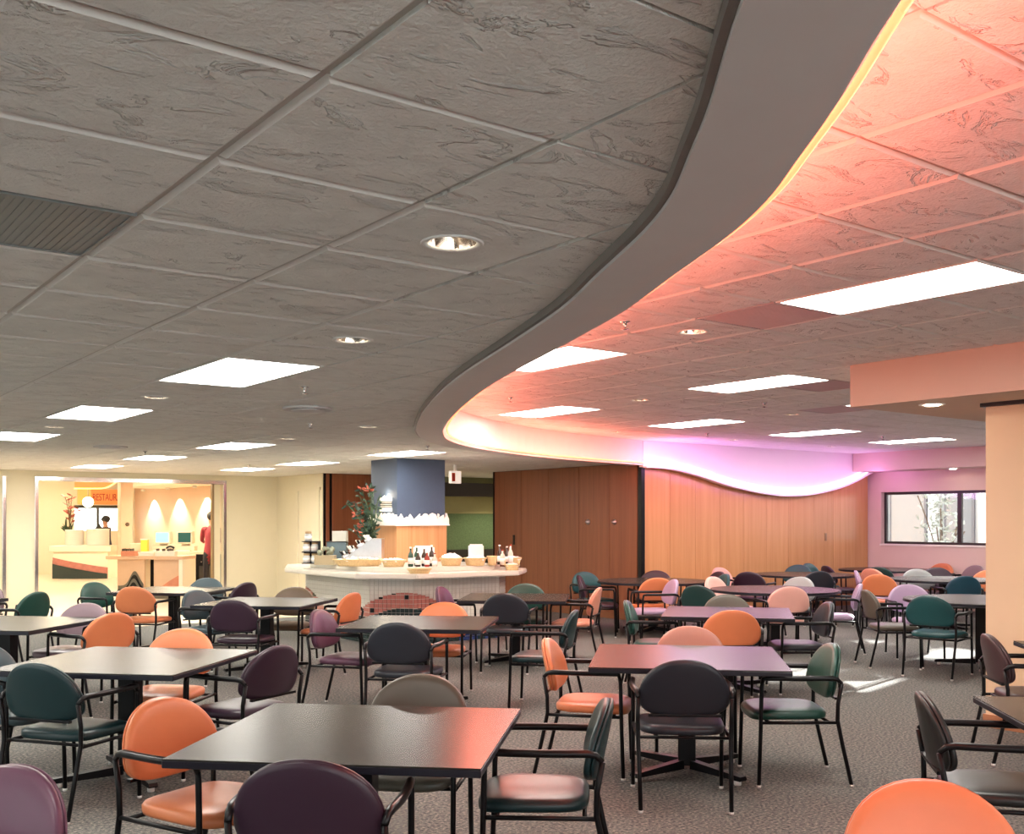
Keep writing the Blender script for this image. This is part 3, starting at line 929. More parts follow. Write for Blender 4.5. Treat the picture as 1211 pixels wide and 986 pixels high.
ME = {}
ME['seat'] = seat_mesh()
ME['pad'] = back_mesh([(.006, .003), (0, .008), (0, .020), (.006, .030), (.022, .037), (.06, .041), (.13, .043)], 'backrest')
ME['shell'] = back_mesh([(.13, -.021), (.06, -.020), (.022, -.018), (.006, -.013), (0, -.006), (.002, -.001), (.008, .002)], 'back_shell')
bm = bmesh.new()
for s in (-1, 1): tube(bm, [(s*.2545, -.238, .388), (s*.2615, .222, .388)], .0105, 8)
for y in (-.19, .17): tube(bm, [(-.256, y, .388), (.256, y, .388)], .0095, 8)
ME['frame'] = mesh_from(bm, 'seat_frame', M_BLACK, True)
for s, nm in ((-1, 'l'), (1, 'r')):
    ME['fl'+nm] = mesh_from(TB([(s*.262, .235, .012), (s*.262, .225, .30), (s*.262, .218, .60), (s*.262, .214, .628)], .0125, 10), 'front_leg', M_BLACK, True)
    pts = [(s*.245, -.325, .012), (s*.25, -.272, .24), (s*.255, -.238, .40), (s*.257, -.240, .50), (s*.257, -.262, .62)]
    ME['rl'+nm] = mesh_from(TB(pts, .0125, 10), 'rear_leg', M_BLACK, True)
    bm = bmesh.new()
    ap = [(s*.257, -.262, .622), (s*.262, -.235, .648)] + [(s*(.266+.012*math.sin(math.pi*k/6)), -.20+k*.062, .655) for k in range(7)] + [(s*.264, .208, .650), (s*.262, .2145, .622)]
    tube(bm, ap, [.0125, .014] + [.0165]*7 + [.0145, .0125], 10)
    ME['ar'+nm] = mesh_from(bm, 'armrest', M_BLACKP, True)
ME['glide'] = mesh_from(LT([(.011, 0), (.014, .004), (.014, .016)], 10), 'glide', M_GLIDE, True)
ME['bracket'] = mesh_from(BX(-.20, .20, -.262, -.240, .515, .530, .003), 'back_bracket', M_BLACK)

def chair(x, y, rz, vin, label, tilt=0):
    c = empty('dining_chair', (x, y, 0), R(rz)); tag(c, label, 'chair', 'dining armchairs')
    for k, nm in (('seat', 'seat'), ('pad', 'backrest'), ('shell', 'back_shell')):
        obj_me(nm, ME[k], c, mat=VINYL[vin])
    obj_me('seat_frame', ME['frame'], c)
    obj_me('back_bracket', ME['bracket'], c)
    for nm, s in (('l', -1), ('r', 1)):
        obj_me('armrest', ME['ar'+nm], c)
        f = obj_me('leg', ME['fl'+nm], c); obj_me('glide', ME['glide'], f, (s*.262, .235, 0))
        r_ = obj_me('leg', ME['rl'+nm], c); obj_me('glide', ME['glide'], r_, (s*.245, -.325, 0))
    return c

CN = dict(O='orange', O2='bright orange', P='dark plum', P2='mauve plum', P3='brown plum', T='dark teal', T2='teal', B='blue grey', B2='petrol blue', S='slate', S2='blackish green', G='olive grey', G2='brown olive', N='green', N2='dark green', K='salmon', K2='dusty pink', K3='pink', V='lavender', L='pale grey', M='mauve')
TN = dict(A='the nearest table', B='the left table behind the nearest one', C='the table cut by the left picture edge', Z='the farthest left-edge table', D='the table before the cashier opening', E='the table left of the buffet', F='the centre table before the buffet', G="the table at the buffet's right end", H='the near pink-glowing table', I='the lilac table behind the pink one', J='the round table by the dark post', K='the round table before the honey wall', L='the round table against the honey wall', M='the sunlit round table by the column', N='the round table below the window', O='the farthest round table', Q='the cut-off table at lower right', R='the table corner before the column')
SN = dict(S='near side of', N='far side of', W='left of', E='right of', W2='near left of', NW='far left of', NE='far right of', E2='right, lower, of', SW='near left of', SE='near right of', SE2='rightmost near side of', NNE='farther right behind')
CHAIRS = [
    ('A', 'S', 'P', 1.65, 3.29, -40.8),
    ('A', 'W', 'O', 1.62, 4.18, -156.8),
    ('A', 'N', 'G', 2.54, 4.22, 135.2),
    ('A', 'E', 'T', 2.79, 3.53, 49.2),
    ('B', 'W2', 'T', 1.53, 6.17, -54.8),
    ('B', 'N', 'O', 2.27, 7.01, 135.2),
    ('B', 'E', 'P', 2.49, 6.34, 25.2),
    ('B', 'W', 'B', 1.47, 6.78, -146.8),
    ('C', 'E', 'O', 2.42, 9.15, 21.2),
    ('C', 'N', 'M', 2.42, 9.89, 135.2),
    ('Z', 'E', 'N', 2.44, 12.23, 38.2),
    ('Z', 'N', 'M', 2.15, 13.1, 123.2),
    ('Y', 'N', 'P2', 0.47, 3.38, 123.2),
    ('D', 'W', 'N', 3.81, 13.05, -151.8),
    ('D', 'S', 'O', 3.9, 12.47, -44.8),
    ('D', 'N', 'B', 4.77, 13.24, 135.2),
    ('D', 'E', 'P', 4.95, 12.53, 28.2),
    ('E', 'W', 'B', 4.18, 11.0, -156.8),
    ('E', 'S', 'P', 4.04, 9.83, -46.8),
    ('E', 'N', 'G2', 4.85, 10.76, 135.2),
    ('E', 'E', 'O', 5.08, 10.14, 33.2),
    ('F', 'W', 'P2', 4.22, 7.9, -141.8),
    ('F', 'S', 'S', 4.19, 6.97, -46.8),
    ('F', 'N', 'O', 5.13, 7.99, 135.2),
    ('F', 'E', 'T', 5.58, 7.04, 41.2),
    ('G', 'W', 'P2', 6.73, 9.94, -141.8),
    ('G', 'S', 'S', 6.73, 9.03, -46.8),
    ('G', 'N', 'N', 7.47, 9.79, 135.2),
    ('G', 'E', 'K', 7.69, 9.21, 38.2),
    ('H', 'W', 'O', 4.42, 5.07, -138.8),
    ('H', 'S', 'S', 4.37, 4.23, -40.8),
    ('H', 'N', 'K2', 5.35, 5.06, 138.2),
    ('H', 'E', 'N', 5.25, 4.19, 53.2),
    ('I', 'W', 'N', 7.06, 7.08, -138.8),
    ('I', 'S', 'O', 7.03, 6.25, -38.8),
    ('I', 'N', 'G', 8.0, 7.06, 138.2),
    ('I', 'E', 'S', 7.97, 6.28, 53.2),
    ('J', 'W', 'P', 9.64, 10.88, -134.8),
    ('J', 'NW', 'T2', 10.1, 11.36, -186.8),
    ('J', 'N', 'P', 10.97, 11.19, 128.2),
    ('J', 'S', 'O', 10.05, 10.33, -26.8),
    ('J', 'E', 'V', 9.52, 9.70, 63.2),
    ('J', 'NE', 'P', 11.55, 10.73, 73.2),
    ('J', 'E2', 'T2', 11.13, 10.26, 63.2),
    ('K', 'NW', 'K3', 10.71, 9.45, -171.8),
    ('K', 'SW', 'N2', 9.4, 8.63, -76.8),
    ('K', 'S', 'K3', 9.93, 7.97, -31.8),
    ('K', 'NE', 'L', 11.29, 8.93, 98.2),
    ('K', 'E', 'V', 10.74, 7.85, 38.2),
    ('L', 'W', 'P', 12.34, 10.42, -66.8),
    ('L', 'NW', 'K3', 12.87, 10.73, -176.8),
    ('L', 'NE', 'T2', 14.45, 11.33, 113.2),
    ('L', 'S', 'S', 13.33, 10.17, -31.8),
    ('M', 'W', 'G', 10.23, 6.7, -126.8),
    ('M', 'S', 'T2', 9.98, 6.0, -78.0),
    ('M', 'N', 'V', 10.95, 6.83, 138.2),
    ('M', 'E', 'G2', 11.39, 5.67, 63.2),
    ('N', 'W', 'O', 13.27, 8.85, -66.8),
    ('N', 'NW', 'V', 13.87, 9.36, -146.8),
    ('N', 'N', 'L', 14.70, 9.12, 135.2),
    ('N', 'S', 'B2', 13.7, 7.97, -34.8),
    ('N', 'NE', 'O', 15.0, 8.25, 113.2),
    ('N', 'NNE', 'P', 15.42, 9.28, 123.2),
    ('O', 'SW', 'N2', 15.30, 10.22, -66.8),
    ('O', 'S', 'K', 14.74, 9.82, -96.0),
    ('O', 'W', 'P', 15.02, 10.8, -116.8),
    ('O', 'N', 'T2', 15.41, 11.07, -176.8),
    ('O', 'E', 'O', 16.84, 10.32, 88.2),
    ('O', 'SE', 'M', 16.3, 9.7, 73.2),
    ('O', 'SE2', 'P', 16.4, 9.0, 43.2),
    ('R', 'W', 'P3', 6.98, 3.51, -134.8),
    ('Q', 'W', 'S2', 4.43, 2.41, -138.8),
    ('X', 'N', 'O2', 2.62, 1.52, 138.2),
]

TPOS = {k: (x, y) for k, x, y, a, lb in SQ + RT}
for k, sd_, col, x, y, rz in CHAIRS:
    if k in TPOS:
        fx, fy = -math.sin(R(rz)), math.cos(R(rz))
        along = (TPOS[k][0]-x)*fx + (TPOS[k][1]-y)*fy
        lim = .66 if k == 'I' else .60 if k in 'ABCDEFGHZQR' else .72
        if 0 < along < lim: x -= fx*(lim-along); y -= fy*(lim-along)
    if k == 'Y': lb = 'plum vinyl armchair cut off at the bottom left corner'
    elif k == 'X': lb = 'bright orange vinyl armchair cut off at the bottom right'
    else: lb = '%s vinyl armchair at the %s %s' % (CN[col], SN[sd_], TN[k])
    lb = lb.replace('at the left of', 'to the left of').replace('at the right of', 'to the right of').replace('at the far left of', 'far left of').replace('at the far right of', 'far right of').replace('at the near left of', 'near left of').replace('at the near right of', 'near right of').replace('at the right, lower, of', 'lower right of').replace('at the farther right behind', 'farther right behind').replace('at the rightmost', 'at the rightmost')
    chair(x, y, rz, col, lb)

# ================================================================== BUFFET ISLAND
def place(X, d):
    a = R(-YAW)
    return X*math.cos(a) + d*math.sin(a), -X*math.sin(a) + d*math.cos(a)
M_COUNTER = mat('counter_laminate', (.62, .58, .50), .3, noise=(18, .05))
M_T_WHITE = mat('tile_white', (.66, .64, .58), .18, noise=(9, .06))
M_T_PINK = mat('tile_pink', (.44, .17, .14), .2, noise=(9, .3))
M_T_GREEN = mat('tile_black_green', (.018, .035, .036), .2)
M_T_BLACK = mat('tile_black', (.012, .012, .014), .2)
M_T_BLUE = mat('tile_blue', (.03, .05, .16), .2)
M_GROUT = mat('grout', (.55, .52, .46), .8)
OCT = [(6.30, 11.78), (6.88, 11.20), (8.48, 11.20), (9.03, 11.74), (9.03, 14.5), (8.45, 15.05), (6.88, 15.05), (6.30, 13.86)]
CXI, CYI = 7.70, 13.15
def shrink(P, w):
    n = len(P); out = []
    for i in range(n):
        a, b, c = Vector(P[i-1]), Vector(P[i]), Vector(P[(i+1) % n])
        d1 = (b-a).normalized(); d2 = (c-b).normalized()
        n1 = Vector((-d1.y, d1.x)); n2 = Vector((-d2.y, d2.x))
        m = (n1+n2); m = m/(1+n1.dot(n2))
        out.append(tuple(b + m*w))
    return out
isl = empty('buffet_counter', (CXI, CYI, 0)); tag(isl, 'pale octagonal buffet counter around the blue column', 'counter')
loc = lambda P: [(x-CXI, y-CYI) for x, y in P]
def prism_obj(name, P, z0, z1, m, par, bev=0):
    bm = bmesh.new(); prism(bm, loc(P), z0, z1)
    if bev: bmesh.ops.bevel(bm, geom=bm.edges[:], offset=bev, segments=2, affect='EDGES')
    return obj(name, bm, m, par)
prism_obj('worktop', OCT, .855, .92, M_COUNTER, isl, .012)
prism_obj('raised_shelf', shrink(OCT, .36), .92, .985, M_COUNTER, isl, .008)
BASE = shrink(OCT, .30)
prism_obj('base', BASE, 0, .855, M_GROUT, isl)
bms = {}
def tile_quad(key, p, q, z0, z1, nrm):
    bm = bms.setdefault(key, bmesh.new())
    e = .012
    a = Vector((*p, 0)); b = Vector((*q, 0)); nn = Vector((*nrm, 0))*e
    vs = [a+Vector((0, 0, z0)), b+Vector((0, 0, z0)), b+Vector((0, 0, z1)), a+Vector((0, 0, z1))]
    f0 = [bm.verts.new(v) for v in vs]; f1 = [bm.verts.new(v+nn) for v in vs]
    bm.faces.new(f1)
    for k in range(4): bm.faces.new((f0[k], f0[(k+1) % 4], f1[(k+1) % 4], f1[k]))
def wave_z(s): return .47 + .20*math.cos(2*math.pi*(s-2.35)/2.5)
order = [7, 0, 1, 2, 3]   # left face, chamfer, front, right chamfer
PB = loc(BASE); s_acc = 0.0
faces = [(7, 0), (0, 1), (1, 2), (2, 3)]
rr = random.Random(3)
TS = .058
for a, b in faces:
    A, B = Vector(PB[a]), Vector(PB[b]); L_ = (B-A).length; d = (B-A)/L_
    nrm = (d.y, -d.x)
    n = max(1, round(L_/TS)); w = L_/n
    for k in range(n):
        p = A + d*(k*w+.003); q = A + d*((k+1)*w-.003); s = s_acc + (k+.5)*w
        top = wave_z(s); bot = top-.20
        zs = [0.0]
        while zs[-1] < .85: zs.append(min(.855, zs[-1]+TS))
        cuts = sorted(set([round(z, 4) for z in zs] + [round(top, 4), round(bot, 4)]))
        for z0, z1 in zip(cuts, cuts[1:]):
            if z1-z0 < .008: continue
            zm = (z0+z1)/2
            if zm > top: key = 'white'
            elif zm > bot:
                key = 'black' if rr.random() < .13 else 'pink'
            else: key = 'blue' if s > 3.1 and rr.random() < .6 else 'green'
            tile_quad(key, p, q, z0+.003, z1-.003, nrm)
    s_acc += L_
for key, m in (('white', M_T_WHITE), ('pink', M_T_PINK), ('black', M_T_BLACK), ('green', M_T_GREEN), ('blue', M_T_BLUE)):
    if key in bms:
        o = obj(key+'_tiles', bms[key], m, isl); o['kind'] = 'stuff'

# blue column rising out of the counter
U0, U1, V0, V1 = 7.75, 8.58, 13.18, 13.95
bc = empty('blue_column', ((U0+U1)/2, (V0+V1)/2, .985)); tag(bc, 'blue column with a white cut-out frieze and wood base', 'column')
hu, hv = (U1-U0)/2, (V1-V0)/2
M_BLUE = mat('blue_paint', (.058, .084, .135), .6, noise=(30, .06))
M_COLWOOD = wood_mat('column_wood', (.50, .235, .10), (.62, .32, .15), .3)
obj('blue_shaft', BX(-hu, hu, -hv, hv, .55, ZL-.987), M_BLUE, bc)
obj('wood_base', BX(-hu-.02, hu+.02, -hv-.02, hv+.02, 0, .55, .003), M_COLWOOD, bc)
M_FRIEZE = mat('frieze_white', (.86, .83, .78), .45)
def frieze(L_, seed):
    """cut-out top edge of pointed flames, leaves and round shapes"""
    r_ = random.Random(seed); top = []; x = -L_/2
    kinds = ['spike', 'spike', 'slant', 'round', 'curl', 'flag', 'spike', 'spike']
    i = 0
    while x < L_/2-.02:
        w = min(r_.uniform(.11, .17), L_/2-x); k = kinds[i % len(kinds)]; i += 1
        h = r_.uniform(.135, .175)
        if k == 'spike': top += [(x, .085), (x+w*.3, h*.75), (x+w*.42, .10), (x+w*.62, h), (x+w*.95, .085)]
        elif k == 'slant': top += [(x, .07), (x+w*.75, h), (x+w*.72, .115), (x+w, .13), (x+w, .08)]
        elif k == 'round': top += [(x + w/2 - w*.48*math.cos(math.pi*t/6), .09+.075*math.sin(math.pi*t/6)) for t in range(7)]
        elif k == 'curl': top += [(x, .10), (x+w*.08, .15), (x+w*.4, .172), (x+w*.75, .155), (x+w*.9, .12), (x+w*.98, .08)]
        else: top += [(x, .08), (x+w*.1, .165), (x+w*.3, .15), (x+w*.2, .10), (x+w*.95, .145), (x+w, .08)]
        x += w
    top = [(min(max(px, -L_/2), L_/2), pz) for px, pz in top]
    return [(-L_/2, 0)] + [(-L_/2, .08)] + top + [(L_/2, .08), (L_/2, 0)]
def dedupe(P):
    Q = []
    for p in P:
        if not Q or abs(p[0]-Q[-1][0])+abs(p[1]-Q[-1][1]) > .003: Q.append(p)
    return Q
for (L_, rz, off, sd_) in ((2*hu+.08, 0, -hv-.05, 11), (2*hv+.08, -math.pi/2, -hu-.05, 5), (2*hv+.08, math.pi/2, -hu-.05, 8)):
    bm = bmesh.new(); prism_xz(bm, [(x, z+.55) for x, z in dedupe(frieze(L_, sd_))], off, off+.028)
    obj('frieze', bm, M_FRIEZE, bc, rz=rz)
obj('frieze_ledge', BX(-hu-.055, hu+.055, -hv-.055, hv+.055, .535, .553), M_FRIEZE, bc)
# sconce
sc = empty('wall_sconce', (U0-.002, 13.44, 1.83)); tag(sc, 'glowing white wall sconce on the blue column', 'wall lamp')
M_SCONCE = mat('sconce_white', (.9, .86, .78), .4, emit=(1, .84, .6), estr=.5)
def half(r, w, n=10): return [(0, -w)] + [(-r*math.sin(math.pi*t/n)-.012, -w*math.cos(math.pi*t/n)) for t in range(n+1)] + [(0, w)]
for z0, z1 in ((.05, .10), (-.10, -.05)):
    bm = bmesh.new(); prism(bm, half(.11, .125), z0, z1); obj('shade', bm, M_SCONCE, sc)
bm = bmesh.new(); prism(bm, half(.085, .11), -.05, .05); obj('louver', bm, mat('sconce_bronze', (.20, .17, .13), .35, .6), sc)
for k in range(3):
    bm = bmesh.new(); prism(bm, half(.095, .118), -.03+k*.03-.003, -.03+k*.03+.003); obj('louver_fin', bm, M_SCONCE, sc)
obj('bulb', LT([(.02, 0), (.03, .01), (.02, .025)], 10), M_BULB, sc).location = (-.05, 0, .10)
for dz in (.16, -.15):
    ld = bpy.data.lights.new('sconce_glow', 'POINT'); ld.energy = 1.3; ld.color = (1, .85, .62); ld.shadow_soft_size = .03
    lo = bpy.data.objects.new('sconce_glow', ld); link(lo, sc); lo.location = (-.07, 0, dz)

# ---- things on the buffet
ZT = .985; ZW = .92
FACE = R(YAW)
M_WICKER = mat('wicker', (.62, .45, .22), .6, noise=(60, .35), bump=(90, .8))
M_CLOTHW = mat('white_linen', (.85, .83, .80), .7, bump=(30, .4))
M_GLASSJ = mat('jar_glass', (.55, .58, .56), .08, spec=.6)
M_DARKJ = mat('bottle_dark', (.035, .02, .012), .12)
M_GREENB = mat('bottle_green', (.012, .055, .03), .1)
M_REDB = mat('bottle_red', (.28, .03, .015), .15)
M_CLEARB = mat('bottle_pale', (.60, .55, .45), .1)
M_LABELW = mat('paper_label', (.85, .82, .76), .6)
M_CORK = mat('tan_lid', (.42, .28, .13), .5)

def basket(X, d, z, rx, ry, h, label, fill=None, handles=False):
    u, v = place(X, d)
    t = empty('basket', (u, v, z), FACE); tag(t, label, 'basket', 'baskets on the buffet')
    bm = bmesh.new(); n = 28; rows = []
    for f, zz in ((.80, 0), (.86, h*.3), (.94, h*.7), (1.0, h), (.96, h+.006), (.90, h*.7), (.80, h*.25)):
        rows.append([bm.verts.new((rx*f*math.cos(2*math.pi*k/n), ry*f*math.sin(2*math.pi*k/n), zz)) for k in range(n)])
    for a, b in zip(rows, rows[1:]):
        for k in range(n): bm.faces.new((a[k], a[(k+1) % n], b[(k+1) % n], b[k]))
    bm.faces.new(list(reversed(rows[0]))); bm.faces.new(rows[-1])
    obj('bowl', bm, M_WICKER, t, smooth=True)
    bm = bmesh.new(); tube(bm, [(rx*1.0*math.cos(2*math.pi*k/24), ry*1.0*math.sin(2*math.pi*k/24), h) for k in range(25)], .011, 6, cap=False)
    obj('rim', bm, M_WICKER, t, smooth=True)
    if handles:
        for s in (-1, 1):
            obj('handle', TB([(s*rx*.95 + s*.0*math.cos(math.pi*k/8), .045*math.cos(math.pi*k/8), h+.055*math.sin(math.pi*k/8)) for k in range(9)], .009, 6), M_WICKER, t, smooth=True)
    if fill:
        bm = bmesh.new(); r_ = random.Random(int(abs(X)*100))
        for k in range(26):
            a, q = r_.uniform(0, 6.28), math.sqrt(r_.random())*.8
            m4 = Matrix.Translation((rx*q*math.cos(a), ry*q*math.sin(a), h*.75+fill[1]*(1-q*q)*.7)) @ Matrix.Rotation(r_.uniform(0, 3), 4, (r_.random(), r_.random(), 1)) @ Matrix.Diagonal((fill[2], fill[2]*.7, fill[2]*.5, 1))
            bmesh.ops.create_icosphere(bm, subdivisions=1, radius=1, matrix=m4)
        o = obj('contents', bm, fill[0], t, smooth=True); o['kind'] = 'stuff'
    return t
M_PACK = mat('packets', (.72, .66, .60), .5, noise=(25, .4))
basket(-2.06, 13.98, ZT, .34, .15, .085, 'long wicker tray of packets along the buffet edge', (M_PACK, .05, .05))
basket(-1.56, 13.75, ZT, .16, .12, .085, 'shorter wicker tray of white packets beside the bottles', (M_CLOTHW, .05, .045))
basket(-1.18, 13.27, ZW, .15, .09, .06, 'low wicker basket on the front ledge')
basket(-.82, 14.05, ZT, .15, .13, .10, 'round wicker basket heaped with white rolls', (M_CLOTHW, .10, .055))
basket(-.50, 14.15, ZT, .15, .13, .10, 'wicker basket of napkins under the paper box', (M_CLOTHW, .05, .05))
basket(-.27, 14.2, ZT, .065, .06, .12, 'small tall wicker cup between the basket and bottles')
basket(.0, 14.22, ZW, .10, .07, .07, 'handled wicker basket at the right end of the buffet', (M_PACK, .04, .035), True)
basket(.03, 14.75, ZT, .10, .09, .08, 'small wicker basket behind the handled one', (M_CLOTHW, .04, .04))

def bottle(X, d, z, h, m, lid, label, wide=.036):
    u, v = place(X, d)
    t = empty('bottle', (u, v, z), FACE); tag(t, label, 'bottle', 'condiment bottles on the buffet')
    obj('glass_body', LT([(wide*.9, 0), (wide, .01), (wide, h*.55), (wide*.8, h*.66), (wide*.36, h*.76), (wide*.34, h*.93)], 14), m, t, smooth=True)
    obj('cap', LT([(wide*.40, h*.93), (wide*.42, h*.94), (wide*.42, h), (wide*.3, h*1.01)], 12), lid, t, smooth=True)
    obj('paper_label', LT([(wide*1.03, h*.15), (wide*1.03, h*.45)], 14), M_LABELW, t, smooth=True)
bspec = [(-1.34, 13.78, .26, M_GREENB, 'leftmost green sauce bottle on the buffet'), (-1.27, 13.9, .27, M_GREENB, 'second green sauce bottle on the buffet'), (-1.24, 13.74, .20, M_DARKJ, 'short brown bottle before the green ones'),
 (-1.17, 13.88, .25, M_DARKJ, 'tall dark bottle in the left bottle cluster'), (-1.12, 13.74, .20, M_REDB, 'red sauce bottle in the left cluster'), (-1.07, 13.88, .28, M_DARKJ, 'tallest dark bottle right of the red one'), (-1.02, 13.76, .18, M_CLEARB, 'short pale bottle right of the left cluster'),
 (-.17, 14.45, .27, M_DARKJ, 'dark bottle at the left of the right cluster'), (-.13, 14.33, .21, M_CLEARB, 'pale bottle in the right cluster'), (-.07, 14.47, .25, M_DARKJ, 'brown bottle in the right cluster'), (-.02, 14.36, .28, M_CLEARB, 'tall pale bottle at the right of the cluster')]
for X, d, h, m, lb in bspec: bottle(X, d, ZT, h, m, M_LABELW if m is not M_CLEARB else M_REDB, lb)

def paper_box(X, d, z, w, h, label):
    u, v = place(X, d)
    t = empty('napkin_box', (u, v, z), FACE+.15); tag(t, label, 'napkin box')
    obj('carton', BX(-w/2, w/2, -w*.35, w*.35, 0, h, .006), M_LABELW, t)
    obj('flap', BX(-w*.42, w*.42, -w*.30, w*.2, h, h+.02, .004), M_CLOTHW, t)
paper_box(-1.22, 14.42, ZT, .28, .24, 'white box behind the left bottle cluster')
paper_box(-.50, 14.5, ZT, .20, .26, 'white paper box behind the napkin basket')

# jar rack
u, v = place(-2.84, 14.75)
t = empty('jar_rack', (u, v, ZT), FACE); tag(t, 'black rack of stacked glass jars at the left of the buffet', 'jar rack')
bm = bmesh.new(); box(bm, -.12, .12, -.08, .08, 0, .012); box(bm, -.12, .12, -.08, .08, .16, .172); box(bm, -.12, .12, .07, .08, 0, .32); box(bm, .112, .12, -.08, .08, 0, .32); box(bm, -.12, .12, -.08, .08, .31, .32)
obj('rack_frame', bm, M_BLACK, t)
for X, z in ((-.062, .013), (.052, .013), (-.062, .173), (.052, .173), (-.04, .321)):
    u2, v2 = place(-2.84+X, 14.75-.01)
    j = empty('glass_jar', (u2, v2, ZT+z), FACE); tag(j, {(-.062, .013): 'lower left glass jar in the black rack', (.052, .013): 'lower right glass jar in the black rack', (-.062, .173): 'middle left glass jar in the black rack', (.052, .173): 'middle right glass jar in the black rack', (-.04, .321): 'single glass jar on top of the black rack'}[(X, z)], 'jar', 'jars in the black rack')
    obj('jar_body', LT([(.045, 0), (.052, .01), (.052, .09), (.04, .105)], 16), M_GLASSJ, j, smooth=True)
    obj('lid', LT([(.044, .105), (.046, .11), (.046, .132), (.03, .136)], 16), M_CORK, j, smooth=True)
    obj('jar_fill', LT([(.0535, .018), (.0535, .07)], 16), M_LABELW, j, smooth=True)
u, v = place(-2.52, 15.05)
t = empty('cup_dispenser', (u, v, ZT), FACE); tag(t, 'clear topped dispenser between the jar rack and steel holder', 'dispenser')
obj('lower_bin', BX(-.14, .14, -.10, .10, 0, .30, .006), mat('dispenser_blue', (.12, .17, .19), .2), t)
obj('upper_bin', BX(-.06, .14, -.10, .10, .31, .46, .006), mat('dispenser_clear', (.55, .55, .48), .15), t)
obj('bin_lid', BX(-.15, .15, -.11, .11, .30, .31), M_BLACKP, t)
u, v = place(-2.58, 14.42)
t = empty('condiment_box', (u, v, ZT), FACE); tag(t, 'tan box filled with packets before the dispenser', 'box')
obj('carton', BX(-.14, .14, -.09, .09, 0, .13, .004), mat('tan_card', (.36, .29, .17), .6), t)
bm = bmesh.new(); r_ = random.Random(4)
for k in range(14):
    bmesh.ops.create_icosphere(bm, subdivisions=1, radius=.035, matrix=Matrix.Translation((r_.uniform(-.11, .11), r_.uniform(-.06, .06), .14+r_.uniform(0, .09))))
o = obj('packets', bm, mat('sage_packets', (.26, .29, .20), .5), t, smooth=True); o['kind'] = 'stuff'
# steel cutlery holder: wedge with rows of round cups
u, v = place(-2.06, 14.55)
t = empty('cutlery_holder', (u, v, ZT), FACE); tag(t, 'sloping stainless steel cutlery holder full of handles', 'cutlery holder')
bm = bmesh.new(); prism_xz(bm, [(-.30, 0), (.26, 0), (.26, .36), (.12, .36), (-.30, .06)], -.16, .16)
obj('steel_case', bm, M_STEEL, t)
M_CUTW = mat('cutlery_handles', (.80, .77, .66), .4)
for r_i in range(4):
    for c_i in range(3):
        f = (r_i+.5)/4
        x, z = -.30+.42*f, .06+.30*f
        bm = bmesh.new(); tube(bm, [(x+.02, -.105+c_i*.105, z-.03), (x-.025, -.105+c_i*.105, z+.035)], .040, 12)
        cup = obj('cup', bm, M_STEEL, t, smooth=True)
        bm = bmesh.new()
        for q in range(5):
            dx, dy = random.uniform(-.02, .02), random.uniform(-.02, .02)
            tube(bm, [(x-.02+dx, -.105+c_i*.105+dy, z+.03), (x-.055+dx*1.6, -.105+c_i*.105+dy*1.5, z+.085)], .008, 5)
        o = obj('cutlery', bm, M_CUTW if (r_i+c_i) % 2 else M_BLACKP, cup); o['kind'] = 'stuff'
# flower arrangement
u, v = place(-2.06, 15.35)
t = empty('flower_arrangement', (u, v, ZT), FACE); tag(t, 'tall arrangement of dark leaves and red blossoms beside the column', 'flowers')
obj('vase', LT([(.07, 0), (.10, .04), (.11, .16), (.07, .26), (.06, .30)], 18), M_STEEL, t, smooth=True)
bm = bmesh.new(); lv = bmesh.new(); fl = bmesh.new(); r_ = random.Random(9)
def leaf(bm, p, d, l, w):
    d = d.normalized(); s = d.cross(Vector((r_.uniform(-1, 1), r_.uniform(-1, 1), r_.uniform(-.3, 1)))).normalized()*w
    nrm = d.cross(s).normalized()*w*.35
    vs = [bm.verts.new(q) for q in (p, p+d*l*.35+s+nrm, p+d*l*.75+s*.7+nrm, p+d*l, p+d*l*.75-s*.7+nrm, p+d*l*.35-s+nrm, p+d*l*.5)]
    for a, b in ((0, 1), (1, 2), (2, 3), (3, 4), (4, 5), (5, 0)): bm.faces.new((vs[a], vs[b], vs[6]))
for k in range(26):
    tgt = Vector((r_.uniform(-.40, .12), r_.uniform(-.22, .15), r_.uniform(.42, 1.12)))
    if tgt.z > .9: tgt.x *= .5
    pts = arc_pts((0, 0, .2), (tgt.x*.2, tgt.y*.2, tgt.z*.7), tgt, 6)
    tube(bm, pts, .006, 5)
    for q in range(9):
        p = pts[r_.randint(2, 6)]
        leaf(lv, p, Vector((r_.uniform(-1, .8), r_.uniform(-1, 1), r_.uniform(-.3, .9))), r_.uniform(.08, .15), r_.uniform(.015, .028))
    if k % 3 == 0:
        for q in range(4): leaf(fl, tgt, Vector((r_.uniform(-1, 1), r_.uniform(-1, 1), r_.uniform(-.2, 1))), .08, .025)
obj('stems', bm, mat('stem_green', (.05, .09, .03), .6), t)['kind'] = 'stuff'
obj('leaves', lv, mat('leaf_dark', (.035, .075, .05), .45, noise=(20, .4)), t)['kind'] = 'stuff'
obj('blossoms', fl, mat('blossom_red', (.45, .09, .05), .5), t)['kind'] = 'stuff'

# exit sign box
u, v = place(-.93, 17.0)
t = empty('exit_sign', (u, v, 2.20), FACE+.9); tag(t, 'small white illuminated sign box under the ceiling by the blue column', 'sign')
obj('housing', BX(-.12, .12, -.03, .03, 0, .20, .004), mat('sign_white', (.85, .82, .75), .4, emit=(1, .9, .75), estr=.6), t)
obj('red_face', BX(-.11, -.03, -.034, -.031, .03, .17), mat('sign_red', (.6, .08, .03), .4), t)
obj('hanger', BX(-.02, .02, -.02, .02, .20, ZL-2.20), M_WHITE, t)

